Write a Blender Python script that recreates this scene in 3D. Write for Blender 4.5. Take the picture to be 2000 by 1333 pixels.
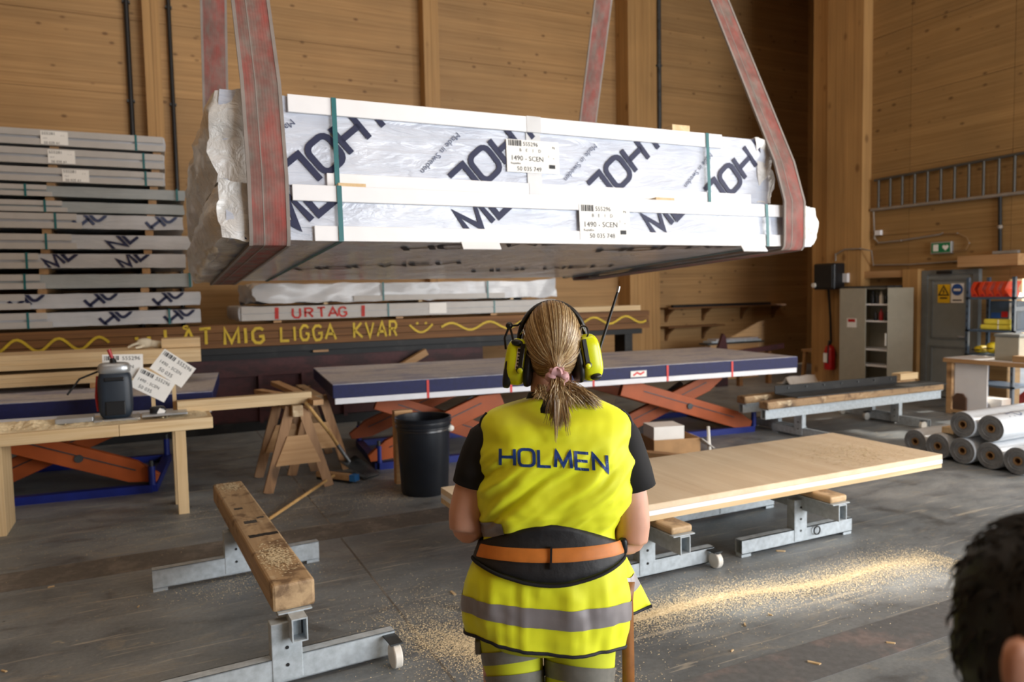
import bpy, bmesh, math, random
from mathutils import Vector, Matrix, noise
from mathutils.bvhtree import BVHTree
random.seed(7)
for o in list(bpy.data.objects): bpy.data.objects.remove(o)
SC = bpy.context.scene
COL = SC.collection
R = math.radians
V = Vector

# ------------------------------------------------------------------ camera
FPX, CAMH, YAW, PITCH, ROLL = 1454.0, 1.75, R(25.7), math.atan(96/1454), 0.02
cf = V((math.sin(YAW)*math.cos(PITCH), math.cos(YAW)*math.cos(PITCH), -math.sin(PITCH)))
r0 = V((math.cos(YAW), -math.sin(YAW), 0)); u0 = r0.cross(cf)
cr = r0*math.cos(ROLL) - u0*math.sin(ROLL); cu = cr.cross(cf)
CAM = V((0, 0, CAMH))
cd = bpy.data.cameras.new('camera'); cam = bpy.data.objects.new('camera', cd); COL.objects.link(cam)
cam.matrix_world = Matrix(((cr.x, cu.x, -cf.x, CAM.x), (cr.y, cu.y, -cf.y, CAM.y), (cr.z, cu.z, -cf.z, CAM.z), (0, 0, 0, 1)))
cd.sensor_width = 36; cd.lens = FPX/2000*36; cd.clip_start = 0.05; cd.clip_end = 200
cd.dof.use_dof = True; cd.dof.focus_distance = 2.4; cd.dof.aperture_fstop = 3.0
SC.camera = cam
FH = V((math.sin(YAW), math.cos(YAW), 0))
def ray(x, y): return cf*FPX + cr*(x-1000) + cu*(666.5-y)
def az(x, y, z=0.0): d = ray(x, y); return CAM + d*((z-CAMH)/d.z)
def ax(x, y, v): d = ray(x, y); return CAM + d*(v/d.x)
def ay(x, y, v): d = ray(x, y); return CAM + d*(v/d.y)
def ad(x, y, dep): d = ray(x, y); return CAM + d*(dep/d.dot(FH))

# ------------------------------------------------------------------ world, sun, gate daylight, added ceiling fill, exposure
W = bpy.data.worlds.new('world'); SC.world = W; W.use_nodes = True
wn = W.node_tree.nodes; bg = wn['Background']
sky = wn.new('ShaderNodeTexSky'); sky.sky_type = 'NISHITA'; sky.sun_disc = False
sky.sun_elevation = R(27); sky.sun_rotation = R(100)
W.node_tree.links.new(sky.outputs[0], bg.inputs[0]); bg.inputs[1].default_value = 0.35
SUND = V((-.88, .16, -.45)).normalized()
sl = bpy.data.lights.new('sun', 'SUN'); sl.energy = 7; sl.angle = R(1.8); sl.color = (1, .93, .82)
so = bpy.data.objects.new('sun', sl); COL.objects.link(so); so.location = (20, 0, 12)
so.rotation_euler = SUND.to_track_quat('-Z', 'Y').to_euler()
def area(name, loc, d, sx, sy, e, c=(1, 1, 1)):
    l = bpy.data.lights.new(name, 'AREA'); l.shape = 'RECTANGLE'; l.size = sx; l.size_y = sy; l.energy = e; l.color = c
    o = bpy.data.objects.new(name, l); COL.objects.link(o); o.location = loc
    o.rotation_euler = V(d).to_track_quat('-Z', 'Z').to_euler(); return o
area('daylight_rear_gate', (7.2, -6.8, 2.7), (0, 1, 0), 6.4, 4.6, 1120, (.92, .96, 1))
area('daylight_side_gate', (10.85, -0.6, 2.6), (-1, 0, 0), 5.0, 4.4, 820, (1, .97, .92))
area('ceiling_fill', (1.5, 2.0, 8.9), (0, 0, -1), 9, 1.6, 150, (1, .95, .86))  # both ceiling lamps are added ambient fill; the ceiling has no opening
area('ceiling_fill', (1.5, 8.0, 8.9), (0, 0, -1), 9, 1.6, 95, (1, .95, .86))
SC.view_settings.view_transform = 'Standard'; SC.view_settings.look = 'None'
SC.view_settings.exposure = 0.0; SC.view_settings.gamma = 1.0; SC.view_settings.use_curve_mapping = False

# ------------------------------------------------------------------ materials
def s2l(c):
    if isinstance(c, str): c = tuple(int(c[i:i+2], 16)/255 for i in (0, 2, 4))
    return tuple(x/12.92 if x <= .04045 else ((x+.055)/1.055)**2.4 for x in c) + (1,)
MATS = {}
def newmat(name):
    m = bpy.data.materials.new(name); m.use_nodes = True; MATS[name] = m
    nt = m.node_tree; return m, nt, nt.nodes['Principled BSDF']
def N(nt, t, **k):
    n = nt.nodes.new('ShaderNode'+t)
    for a, b in k.items(): setattr(n, a, b)
    return n
def ramp(nt, stops, fac):
    n = N(nt, 'ValToRGB'); cr_ = n.color_ramp
    while len(cr_.elements) < len(stops): cr_.elements.new(.5)
    for e, (p, c) in zip(cr_.elements, stops): e.position = p; e.color = c if len(c) == 4 else s2l(c)
    nt.links.new(fac, n.inputs[0]); return n
def mixc(nt, fac, a, b, mode='MIX'):
    n = N(nt, 'Mix', data_type='RGBA', blend_type=mode)
    for s, v in ((0, fac), (6, a), (7, b)):
        if hasattr(v, 'links'): nt.links.new(v, n.inputs[s])
        else: n.inputs[s].default_value = v
    return n.outputs[2]
def coords(nt, scale=(1, 1, 1), rot=(0, 0, 0), loc=(0, 0, 0)):
    tc = N(nt, 'TexCoord'); mp = N(nt, 'Mapping'); mp.inputs['Scale'].default_value = scale
    mp.inputs['Rotation'].default_value = rot; mp.inputs['Location'].default_value = loc
    nt.links.new(tc.outputs['Object'], mp.inputs[0]); return mp.outputs[0]
def noi(nt, vec, scale=5, detail=4, rough=.55, dist=0):
    n = N(nt, 'TexNoise'); n.inputs['Scale'].default_value = scale; n.inputs['Detail'].default_value = detail
    n.inputs['Roughness'].default_value = rough; n.inputs['Distortion'].default_value = dist
    nt.links.new(vec, n.inputs['Vector']); return n.outputs['Fac']
def bump(nt, bsdf, h, s=.3, d=.01):
    b = N(nt, 'Bump'); b.inputs['Strength'].default_value = s; b.inputs['Distance'].default_value = d
    nt.links.new(h, b.inputs['Height']); nt.links.new(b.outputs[0], bsdf.inputs['Normal']); return b
def plain(name, c, rough=.55, metal=0, var=.12, scale=9, bmp=0, spec=.5, sheen=0, coat=0):
    m, nt, b = newmat(name); c = s2l(c)
    n = noi(nt, coords(nt), scale, 5)
    d = tuple(max(0, x*(1-var)) for x in c[:3])+(1,); l = tuple(min(1, x*(1+var)) for x in c[:3])+(1,)
    r = ramp(nt, [(.3, d), (.7, l)], n); nt.links.new(r.outputs[0], b.inputs['Base Color'])
    b.inputs['Roughness'].default_value = rough; b.inputs['Metallic'].default_value = metal
    b.inputs['Specular IOR Level'].default_value = spec; b.inputs['Coat Weight'].default_value = coat
    if sheen: b.inputs['Sheen Weight'].default_value = sheen
    if bmp: bump(nt, b, n, bmp, .01)
    return m
def wood(name, c1, c2, axis='x', fine=16, along=.7, knots=0, rough=.6, dark=None, line=0, rnd=.10, lamella=0, stain=0, flat=None):
    """grain streaks run along axis; optional round knots and lamella tone steps"""
    m, nt, b = newmat(name)
    sc = {'x': (along, fine, fine), 'y': (fine, along, fine), 'z': (fine, fine, along)}[axis]
    v = coords(nt, sc)
    n = noi(nt, v, 1.0, 6, .62, .6)
    r = ramp(nt, [(.28, c1), (.72, c2)], n); col = r.outputs[0]
    n2 = noi(nt, coords(nt, (.5, .5, .5)), 1.0, 3)
    r2 = ramp(nt, [(.3, (.80, .80, .80, 1)), (.7, (1.08, 1.06, 1.04, 1))], n2)
    col = mixc(nt, 1.0, col, r2.outputs[0], 'MULTIPLY')
    if lamella:
        tc = N(nt, 'TexCoord'); sx = N(nt, 'SeparateXYZ'); nt.links.new(tc.outputs['Object'], sx.inputs[0])
        mm = N(nt, 'Math', operation='MULTIPLY'); mm.inputs[1].default_value = 1/lamella; nt.links.new(sx.outputs[2], mm.inputs[0])
        fl = N(nt, 'Math', operation='FLOOR'); nt.links.new(mm.outputs[0], fl.inputs[0])
        wn_ = N(nt, 'TexWhiteNoise', noise_dimensions='1D'); nt.links.new(fl.outputs[0], wn_.inputs['W'])
        rr = ramp(nt, [(0, (.90, .90, .90, 1)), (1, (1.05, 1.05, 1.05, 1))], wn_.outputs['Value'])
        col = mixc(nt, 1.0, col, rr.outputs[0], 'MULTIPLY')
    if knots:
        ks = {'x': (knots*.6, knots, knots), 'y': (knots, knots*.6, knots), 'z': (knots, knots, knots*.6)}[axis]
        if flat: ks = tuple(0 if a == flat else k for a, k in zip('xyz', ks))
        vo = N(nt, 'TexVoronoi'); vo.inputs['Scale'].default_value = 1; nt.links.new(coords(nt, ks), vo.inputs['Vector'])
        kr = ramp(nt, [(.08, (1, 1, 1, 1)), (.19, (0, 0, 0, 1))], vo.outputs['Distance'])
        mk = N(nt, 'Math', operation='GREATER_THAN'); mk.inputs[1].default_value = .45
        nt.links.new(vo.outputs['Color'], mk.inputs[0])
        mu = N(nt, 'Math', operation='MULTIPLY'); nt.links.new(kr.outputs[0], mu.inputs[0]); nt.links.new(mk.outputs[0], mu.inputs[1])
        m8 = N(nt, 'Math', operation='MULTIPLY'); m8.inputs[1].default_value = .72; nt.links.new(mu.outputs[0], m8.inputs[0])
        col = mixc(nt, m8.outputs[0], col, s2l(dark or '4a3018'))
    if stain:
        s1 = ramp(nt, [(.54, (0, 0, 0, 1)), (.64, (.7, .7, .7, 1))], noi(nt, coords(nt, (3, 3, 3)), 2.4, 5, .6, .5)).outputs[0]
        col = mixc(nt, s1, col, s2l('5a3f29'))
        s2 = ramp(nt, [(.62, (0, 0, 0, 1)), (.70, (.6, .6, .6, 1))], noi(nt, coords(nt, (3, 3, 3), loc=(3, 1, 7)), 2.0, 5, .6, .5)).outputs[0]
        col = mixc(nt, s2, col, s2l('d8c6a4'))
    oi = N(nt, 'ObjectInfo'); ro = ramp(nt, [(0, (1-rnd,)*3+(1,)), (1, (1+rnd,)*3+(1,))], oi.outputs['Random'])
    col = mixc(nt, 1.0, col, ro.outputs[0], 'MULTIPLY')
    nt.links.new(col, b.inputs['Base Color']); b.inputs['Roughness'].default_value = rough
    bump(nt, b, n, .15, .004)
    return m
def worn(name, base, spots, amt=.55, scale=6, rough=.5, metal=0, stretch=(1, 1, 1), bmp=.1):
    m, nt, b = newmat(name)
    n = noi(nt, coords(nt, stretch), scale, 7, .65)
    n2 = noi(nt, coords(nt, (3, 3, 3)), 9, 4)
    r = ramp(nt, [(amt-.04, base), (amt+.08, spots)], n)
    r2 = ramp(nt, [(.3, (.78, .78, .78, 1)), (.7, (1.1, 1.1, 1.1, 1))], n2)
    nt.links.new(mixc(nt, 1.0, r.outputs[0], r2.outputs[0], 'MULTIPLY'), b.inputs['Base Color'])
    b.inputs['Roughness'].default_value = rough; b.inputs['Metallic'].default_value = metal
    bump(nt, b, n, bmp, .005); return m
def foil(name, c, c2, rough=.22, stretch=(2, 2, 5), bs=.6, rot=(0, 0, 0)):
    """wrinkled plastic sheet"""
    m, nt, b = newmat(name)
    n = noi(nt, coords(nt, stretch, rot), 2.2, 5, .55, 1.2)
    r = ramp(nt, [(.3, c), (.7, c2)], noi(nt, coords(nt, (.8, .8, .8)), 3, 3))
    nt.links.new(r.outputs[0], b.inputs['Base Color']); b.inputs['Roughness'].default_value = rough
    b.inputs['Coat Weight'].default_value = .3; b.inputs['Coat Roughness'].default_value = .12
    bump(nt, b, n, bs, .02); return m
def concrete(name):
    m, nt, b = newmat(name)
    v = coords(nt)
    big = noi(nt, v, .55, 5, .6, .4); mid = noi(nt, coords(nt, (1.2, 2.6, 1)), 2.1, 7, .66, .5); fine_ = noi(nt, v, 42, 3, .7)
    c = ramp(nt, [(.28, '575c60'), (.5, '7c8286'), (.72, '9a9d9f')], big).outputs[0]
    st = ramp(nt, [(.28, (.50, .48, .47, 1)), (.43, (.90, .90, .90, 1)), (.66, (1.2, 1.18, 1.14, 1))], mid).outputs[0]
    c = mixc(nt, 1.0, c, st, 'MULTIPLY')
    f2 = ramp(nt, [(.3, (.86, .86, .86, 1)), (.7, (1.1, 1.1, 1.1, 1))], fine_).outputs[0]
    c = mixc(nt, 1.0, c, f2, 'MULTIPLY')
    dust = noi(nt, coords(nt, (1.1, 3.2, 1)), 1.7, 8, .72, 1.5)
    dm = ramp(nt, [(.56, (0, 0, 0, 1)), (.72, (.55, .55, .55, 1))], dust).outputs[0]
    c = mixc(nt, dm, c, s2l('a89c86'))
    sk = noi(nt, coords(nt, (1.4, 26, 1), (0, 0, R(4))), 1.0, 5, .6, 1.2)
    km = ramp(nt, [(.60, (0, 0, 0, 1)), (.68, (.55, .55, .55, 1))], sk).outputs[0]
    c = mixc(nt, km, c, s2l('c4bcab'))
    pd_ = noi(nt, coords(nt, (5, 5, 1), loc=(9, 2, 0)), 1.6, 7, .75, 2.0); pm = ramp(nt, [(.61, (0, 0, 0, 1)), (.68, (.6, .6, .6, 1))], pd_).outputs[0]
    c = mixc(nt, pm, c, s2l('bdb29a'))
    ol = noi(nt, coords(nt, (1.3, 1.3, 1), loc=(4.2, 1.1, 0)), 1.1, 6, .6, .8)
    om = ramp(nt, [(.62, (0, 0, 0, 1)), (.74, (.7, .7, .7, 1))], ol).outputs[0]
    c = mixc(nt, om, c, s2l('33302e'))
    sp = noi(nt, v, 14, 2, .5); sm = ramp(nt, [(.76, (0, 0, 0, 1)), (.80, (.75, .75, .75, 1))], sp).outputs[0]
    c = mixc(nt, sm, c, s2l('262322'))
    nt.links.new(c, b.inputs['Base Color'])
    rr = ramp(nt, [(.3, (.36,)*3+(1,)), (.7, (.66,)*3+(1,))], mid); nt.links.new(rr.outputs[0], b.inputs['Roughness'])
    bump(nt, b, fine_, .12, .003); return m

M = MATS
concrete('concrete')
worn('floor_strip_red', '686a6c', '827876', .55, 3, .6)
worn('floor_strip_brown', '68645f', '837d76', .52, 3, .65)
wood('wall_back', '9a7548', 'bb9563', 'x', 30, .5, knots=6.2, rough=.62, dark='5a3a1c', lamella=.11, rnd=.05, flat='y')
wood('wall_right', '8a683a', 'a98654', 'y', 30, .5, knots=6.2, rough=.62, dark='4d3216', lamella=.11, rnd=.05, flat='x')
wood('column_wood', '9f7848', 'bf965e', 'z', 22, .45, knots=3.4, rough=.6, dark='6b4722', rnd=.05)
wood('pale_x', 'c9a878', 'e6cfa6', 'x', 24, .8, knots=2.6, dark='9a744a')
wood('pale_y', 'c9a878', 'e6cfa6', 'y', 24, .8, knots=2.6, dark='9a744a')
wood('pale_z', 'c9a878', 'e3caa0', 'z', 24, .8, knots=2.6, dark='9a744a')
wood('plywood', 'd9c3a4', 'ead9bd', 'y', 9, .8, rough=.7, rnd=.03)
wood('timber_x', 'a97f52', 'c9a274', 'x', 20, .8, knots=2.4)
wood('timber_y', 'a97f52', 'c9a274', 'y', 20, .8, knots=2.4)
wood('old_timber_y', 'a08462', 'cdb088', 'y', 15, .8, knots=2.2, dark='2e2018', stain=1)
wood('old_timber_x', '8b6e50', 'b6976f', 'x', 15, .8, knots=2.2, dark='2e2018', stain=1)
wood('dark_timber', '5b3a1c', '8a5f33', 'x', 20, .5, knots=0, rough=.7)
wood('saw_wood', '7d5a3a', 'b08860', 'z', 16, 1.0, knots=3, dark='3a2818')
wood('broom_wood', 'b08850', 'd0aa70', 'y', 30, 1)
worn('grey_steel', 'b6c0c7', 'a3adb3', .66, 3, .5, .0)
worn('dark_steel', '4a4e50', '34373a', .55, 6, .5, .5)
worn('maroon_steel', '4a2427', '32191c', .5, 2.2, .6, .1, (1, 1, 3))
worn('black_steel', '1b1c1e', '2c2c2c', .58, 4, .55, .3)
worn('blue_paint', '0a124a', '2c1c42', .72, 5, .62, .0, (1, 1, .5))
worn('blue_dusty', '8d90a8', 'b9b6b8', .42, 1.6, .55, 0, (1, 3, 1))
plain('blue_base', '15277a', .4); plain('orange_paint', 'a04a17', .55, var=.2, scale=3); plain('red_paint', 'd43830', .5)
plain('white_paint', 'e2e2e6', .5, var=.04); plain('board_white', 'ececee', .45, var=.02)
foil('pack_foil', 'bcc4d4', 'd3d9e5', .18, (1.2, 1.2, 6), .95, (0, R(24), 0))
foil('end_foil', 'c9c8c4', 'e9e8e6', .2, (5, 5, 5), .9)
foil('stack_foil', 'b4b8bd', 'c9cbcf', .3, (1.2, 3, 7), .4)
foil('stack_foil_grey', '949c9e', 'a9b0b2', .35, (1.2, 3, 9), .3)
plain('navy_print', '0f1840', .6, var=.05); plain('grey_print', '3a4668', .45)
plain('label_paper', 'f2f1ec', .6, var=.02); plain('ink', '16181c', .6); plain('tape', 'd4d5d6', .25, var=.05)
plain('band_green', '126468', .4, var=.08)
# worn red polyester sling
m, nt, b = newmat('sling')
tc = coords(nt, (1, 1, 1)); sn = noi(nt, coords(nt, (10, 6, 3.2)), 1, 6, .65)
sc_ = ramp(nt, [(.34, '7d726b'), (.52, '8a5c55'), (.70, '99463f')], sn).outputs[0]
wv = N(nt, 'TexWave', bands_direction='X'); wv.inputs['Scale'].default_value = 22; wv.inputs['Distortion'].default_value = .6; nt.links.new(tc, wv.inputs['Vector'])
wr = ramp(nt, [(.05, (.88, .86, .84, 1)), (.3, (1, 1, 1, 1))], wv.outputs['Fac']).outputs[0]
gn = noi(nt, coords(nt, (3, 3, 3)), 3, 5); gr = ramp(nt, [(.35, (.72, .70, .68, 1)), (.65, (1.05, 1.05, 1.05, 1))], gn).outputs[0]
nt.links.new(mixc(nt, 1.0, mixc(nt, 1.0, sc_, wr, 'MULTIPLY'), gr, 'MULTIPLY'), b.inputs['Base Color']); b.inputs['Roughness'].default_value = .8
bump(nt, b, wv.outputs['Fac'], .08, .003)
plain('sling_edge', '877e78', .85)
plain('yellow_paint', 'cdb02a', .6, var=.15); plain('red_spray', 'b8281e', .6, var=.15)
plain('black_plastic', '14171b', .34, var=.1); plain('bucket_black', '191d24', .3, var=.1); plain('black_rubber', '101113', .6)
plain('white_nylon', 'dcd8cf', .45, var=.05); plain('chrome', 'b8bcc0', .25, .9)
plain('router_body', '1f2a36', .45); plain('alu', 'b4b8bb', .35, .7); plain('sawdust', 'd6c4a0', .9, var=.2, scale=60); plain('shaded_stack_board', 'b7b4b0', .5, var=.04); plain('glove', 'cfc7b2', .85)  # stack edge boards: white board colour greyed to imitate dimmer light
plain('paper_white', 'efece6', .7, var=.03); plain('cardboard', 'b28a5e', .75)
plain('cabinet_grey', 'a7a394', .5, var=.05); plain('door_grey', '7e8280', .5, var=.05); plain('frame_grey', '6b6f6e', .5)
plain('sign_yellow', 'e3b516', .5, var=.04); plain('sign_blue', '1d4f9c', .5); plain('sign_green', '0f7a4c', .45); plain('sign_red', 'b3161a', .45)
plain('conduit', '8d8378', .45); plain('ladder_alu', '55534e', .45, .4); plain('extinguisher_red', 'b01418', .3)
plain('bin_orange', 'd8431c', .4); plain('pad_yellow', 'e6d64a', .7); plain('bag_yellow', 'd8bd16', .6); plain('rack_blue', '4a5c70', .45, .2)
plain('roll_film', 'c6ccd2', .22, var=.06, coat=.4); worn('roll_end', '7b7e80', '686b6e', .5, 12, .5); plain('core', '8a6a44', .7)
plain('hook_yellow', 'd2a414', .4); plain('rope', '55565a', .4, .8); plain('brown_box', '5a4030', .7); plain('red_plastic', 'a8202a', .4); plain('blue_plastic', '2c6fae', .4)
plain('skin', 'd3a088', .5, var=.06, scale=14); plain('face_skin', 'c08a70', .5)
MATS['skin'].node_tree.nodes['Principled BSDF'].inputs['Subsurface Weight'].default_value = .08
plain('hi_vis', 'eaf01c', .62, var=.03, scale=5, bmp=.05, sheen=.1)
plain('trouser_yellow', 'c9d022', .68, var=.08, scale=8, bmp=.08); plain('reflective', '8f8a8c', .38, .25, var=.08, scale=20)
plain('trouser_reflective', '7c7a72', .45, .2, var=.15, scale=40)
plain('black_cloth', '0e0e11', .85, var=.1); plain('piping', '0d1022', .7); plain('print_blue', '123a7e', .5, var=.04)
plain('belt_black', '15161a', .6, var=.2, scale=40, bmp=.2); plain('belt_orange', 'c8762c', .55, var=.06, scale=50); plain('leather', '8c5a2c', .4, var=.2, scale=20)
plain('scrunchie', 'c69a9c', .85, var=.15); plain('muff_yellow', 'dfe81c', .28, var=.02); plain('muff_black', '131416', .45)
plain('boot', '2a2420', .6); plain('dark_jacket', '15161a', .8); plain('black_hair', '0d0b0a', .6)
m, nt, b = newmat('blonde')
gi = N(nt, 'NewGeometry'); hr = ramp(nt, [(0, '4a331f'), (.3, '86663f'), (.65, 'b89868'), (1, 'e6d3a8')], gi.outputs['Random Per Island'])
nt.links.new(hr.outputs[0], b.inputs['Base Color']); b.inputs['Roughness'].default_value = .36
plain('hair_base', '6a4e30', .6)

# ------------------------------------------------------------------ mesh helpers
def wloc(o):
    l = V((0, 0, 0))
    while o: l += o.location; o = o.parent
    return l
def frame(d, up=V((0, 0, 1))):
    d = d.normalized()
    if abs(d.dot(up)) > .98: up = V((0, 1, 0))
    s = d.cross(up).normalized(); return s, s.cross(d).normalized()
class MB:
    def __init__(s, mt=None): s.v = []; s.f = []; s.mt = mt
    def add(s, vs, fs):
        k = len(s.v); s.v += [(s.mt @ V(p)) if s.mt else V(p) for p in vs]; s.f += [tuple(i+k for i in q) for q in fs]; return s
    def box(s, x0, x1, y0, y1, z0, z1):
        return s.add([(x0,y0,z0),(x1,y0,z0),(x1,y1,z0),(x0,y1,z0),(x0,y0,z1),(x1,y0,z1),(x1,y1,z1),(x0,y1,z1)],
                     [(0,3,2,1),(4,5,6,7),(0,1,5,4),(1,2,6,5),(2,3,7,6),(3,0,4,7)])
    def beam(s, p, q, w, h, up=V((0, 0, 1))):
        p, q = V(p), V(q); a, b_ = frame(q-p, V(up)); vs = []
        for c in (p, q):
            for i, j in ((-1,-1),(1,-1),(1,1),(-1,1)): vs.append(c+a*i*w/2+b_*j*h/2)
        return s.add(vs, [(3,2,1,0),(4,5,6,7),(0,1,5,4),(1,2,6,5),(2,3,7,6),(3,0,4,7)])
    def tube(s, pts, r, n=10, closed=False, cap=True, sx=1.0, sy=1.0, up=V((0, 0, 1))):
        pts = [V(p) for p in pts]; L = len(pts); rs = r if isinstance(r, (list, tuple)) else [r]*L
        vs, fs = [], []; a = None
        for i, p in enumerate(pts):
            d = (pts[(i+1) % L]-pts[i-1]) if closed else (pts[min(i+1, L-1)]-pts[max(i-1, 0)])
            if d.length < 1e-9: d = V((0, 0, 1))
            d.normalize()
            if a is None: a, _ = frame(d, V(up))
            a = (a-d*a.dot(d)); a = a.normalized() if a.length > 1e-6 else frame(d)[0]
            b_ = a.cross(d)
            for k in range(n):
                t = 2*math.pi*k/n; vs.append(p+a*math.cos(t)*rs[i]*sx+b_*math.sin(t)*rs[i]*sy)
        for i in range(L if closed else L-1):
            j = (i+1) % L
            for k in range(n): fs.append((i*n+k, i*n+(k+1) % n, j*n+(k+1) % n, j*n+k))
        if cap and not closed: fs.append(tuple(range(n))[::-1]); fs.append(tuple(range((L-1)*n, L*n)))
        return s.add(vs, fs)
    def lathe(s, prof, n=24, c=(0, 0, 0), axis='z', cap=True):
        vs, fs = [], []; c = V(c)
        for r_, h in prof:
            for k in range(n):
                t = 2*math.pi*k/n; x, y = r_*math.cos(t), r_*math.sin(t)
                vs.append(c+(V((x, y, h)) if axis == 'z' else V((h, x, y)) if axis == 'x' else V((y, h, x))))
        L = len(prof)
        for i in range(L-1):
            for k in range(n): fs.append((i*n+k, i*n+(k+1) % n, (i+1)*n+(k+1) % n, (i+1)*n+k))
        if cap: fs.append(tuple(range(n))[::-1]); fs.append(tuple(range((L-1)*n, L*n)))
        return s.add(vs, fs)
    def prism(s, poly, dvec):
        """polygon of 3-D points swept by dvec"""
        n = len(poly); d = V(dvec); vs = [V(p) for p in poly]+[V(p)+d for p in poly]
        return s.add(vs, [tuple(range(n))[::-1], tuple(range(n, 2*n))]+[(i, (i+1) % n, n+(i+1) % n, n+i) for i in range(n)])
    def ell(s, c, rx, ry, rz, n=20, m_=12, e=1.0):
        c = V(c); sg = lambda x: math.copysign(abs(x)**e, x); vs, fs = [], []
        for i in range(m_+1):
            ph = -math.pi/2+math.pi*i/m_
            for k in range(n):
                t = 2*math.pi*k/n
                vs.append(c+V((rx*sg(math.cos(ph))*sg(math.cos(t)), ry*sg(math.cos(ph))*sg(math.sin(t)), rz*sg(math.sin(ph)))))
        for i in range(m_):
            for k in range(n): fs.append((i*n+k, i*n+(k+1) % n, (i+1)*n+(k+1) % n, (i+1)*n+k))
        return s.add(vs, fs)
    def build(s, name, mat, parent=None, smooth=False, bevel=0, weld=False):
        me = bpy.data.meshes.new(name); off = wloc(parent) if parent else V((0, 0, 0))
        me.from_pydata([tuple(p-off) for p in s.v], [], s.f); me.validate()
        if weld or s.v:
            bm = bmesh.new(); bm.from_mesh(me)
            if weld: bmesh.ops.remove_doubles(bm, verts=bm.verts, dist=1e-5)
            bmesh.ops.recalc_face_normals(bm, faces=bm.faces); bm.to_mesh(me); bm.free()
        if isinstance(mat, str): mat = MATS[mat]
        me.materials.append(mat)
        if smooth:
            me.polygons.foreach_set('use_smooth', [True]*len(me.polygons)); me.set_sharp_from_angle(angle=R(smooth if smooth > 1 else 50))
        o = bpy.data.objects.new(name, me); COL.objects.link(o); o.parent = parent
        if bevel:
            bv = o.modifiers.new('bevel', 'BEVEL'); bv.width = bevel; bv.segments = 2; bv.limit_method = 'ANGLE'
        return o
def tag(o, label, cat=None, group=None, kind=None):
    if label: o['label'] = label
    if cat: o['category'] = cat
    if group: o['group'] = group
    if kind: o['kind'] = kind
    return o
def thing(name, label, cat, loc=(0, 0, 0), group=None, kind=None):
    o = bpy.data.objects.new(name, None); COL.objects.link(o); o.location = loc; o.empty_display_size = .1
    return tag(o, label, cat, group, kind)
def struct(name, parent=None):
    o = bpy.data.objects.new(name, None); COL.objects.link(o); o['kind'] = 'structure'; return o
def copy_tree(o, parent=None):
    c = o.copy(); COL.objects.link(c); c.parent = parent
    for ch in list(o.children): copy_tree(ch, c)
    return c
def B(name, mat, parent, x0, x1, y0, y1, z0, z1, bevel=0):
    return MB().box(x0, x1, y0, y1, z0, z1).build(name, mat, parent, bevel=bevel)

# stroke lettering: 2-D polylines in a unit-high cell
GL = {'H': [[(0,0),(0,1)],[(.8,0),(.8,1)],[(0,.5),(.8,.5)]], 'L': [[(0,1),(0,0),(.68,0)]],
 'M': [[(0,0),(.06,1),(.45,.12),(.84,1),(.9,0)]], 'E': [[(.72,1),(0,1),(0,0),(.72,0)],[(0,.5),(.66,.5)]], 'N': [[(0,0),(0,1),(.78,0),(.78,1)]],
 'A': [[(0,0),(.4,1),(.8,0)],[(.15,.35),(.65,.35)]], 'T': [[(0,1),(.7,1)],[(.35,1),(.35,0)]], 'I': [[(.1,0),(.1,1)]],
 'G': [[(.68,.82),(.5,1),(.22,1),(.02,.75),(.02,.25),(.22,0),(.5,0),(.68,.18),(.68,.45),(.4,.45)]], 'K': [[(0,0),(0,1)],[(.65,1),(.02,.48),(.68,0)]],
 'V': [[(0,1),(.36,0),(.72,1)]], 'R': [[(0,0),(0,1),(.45,1),(.62,.82),(.62,.66),(.45,.5),(0,.5)],[(.3,.5),(.66,0)]], 'U': [[(0,1),(0,.22),(.18,0),(.46,0),(.64,.22),(.64,1)]],
 'Q': [[(0,0),(0,1)]], '~': [[(.05,1.18),(.2,1.3)],[(.55,1.18),(.7,1.3)]]}
def rr(w, h, r_, n=4):
    p = []
    for cx, cy, a in ((w-r_, h-r_, 0), (r_, h-r_, 90), (r_, r_, 180), (w-r_, r_, 270)):
        for i in range(n+1): t = R(a+90*i/n); p.append((cx+r_*math.cos(t), cy+r_*math.sin(t)))
    return p+[p[0]]
GL['O'] = [rr(.84, 1, .26)]
GW = {'H': .8, 'O': .84, 'L': .68, 'M': .9, 'E': .72, 'N': .78, 'I': .2, 'A': .8, 'T': .7, 'G': .7, 'K': .68, 'V': .72, 'R': .66, 'U': .64}
def ribbon2(poly, w, sub=0):
    """2-D polyline to quads with mitred joints; returns verts, faces"""
    P = [V((p[0], p[1])) for p in poly]
    if sub:
        Q = [P[0]]
        for a, b_ in zip(P, P[1:]):
            n = max(1, int((b_-a).length/sub))
            for i in range(1, n+1): Q.append(a.lerp(b_, i/n))
        P = Q
    cl = (P[0]-P[-1]).length < 1e-6; L = len(P); vs, fs = [], []
    for i in range(L):
        d1 = (P[i]-P[i-1]) if i > 0 else ((P[0]-P[-2]) if cl else P[1]-P[0])
        d2 = (P[i+1]-P[i]) if i < L-1 else ((P[1]-P[0]) if cl else P[-1]-P[-2])
        d1.normalize(); d2.normalize(); n1 = V((-d1.y, d1.x)); n2 = V((-d2.y, d2.x)); mi = n1+n2
        mi = mi.normalized() if mi.length > .2 else n2
        k = min(2.2, 1/max(.3, mi.dot(n2))); vs += [P[i]+mi*w/2*k, P[i]-mi*w/2*k]
    for i in range(L-1): fs.append((2*i, 2*i+1, 2*i+3, 2*i+2))
    return vs, fs
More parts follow.
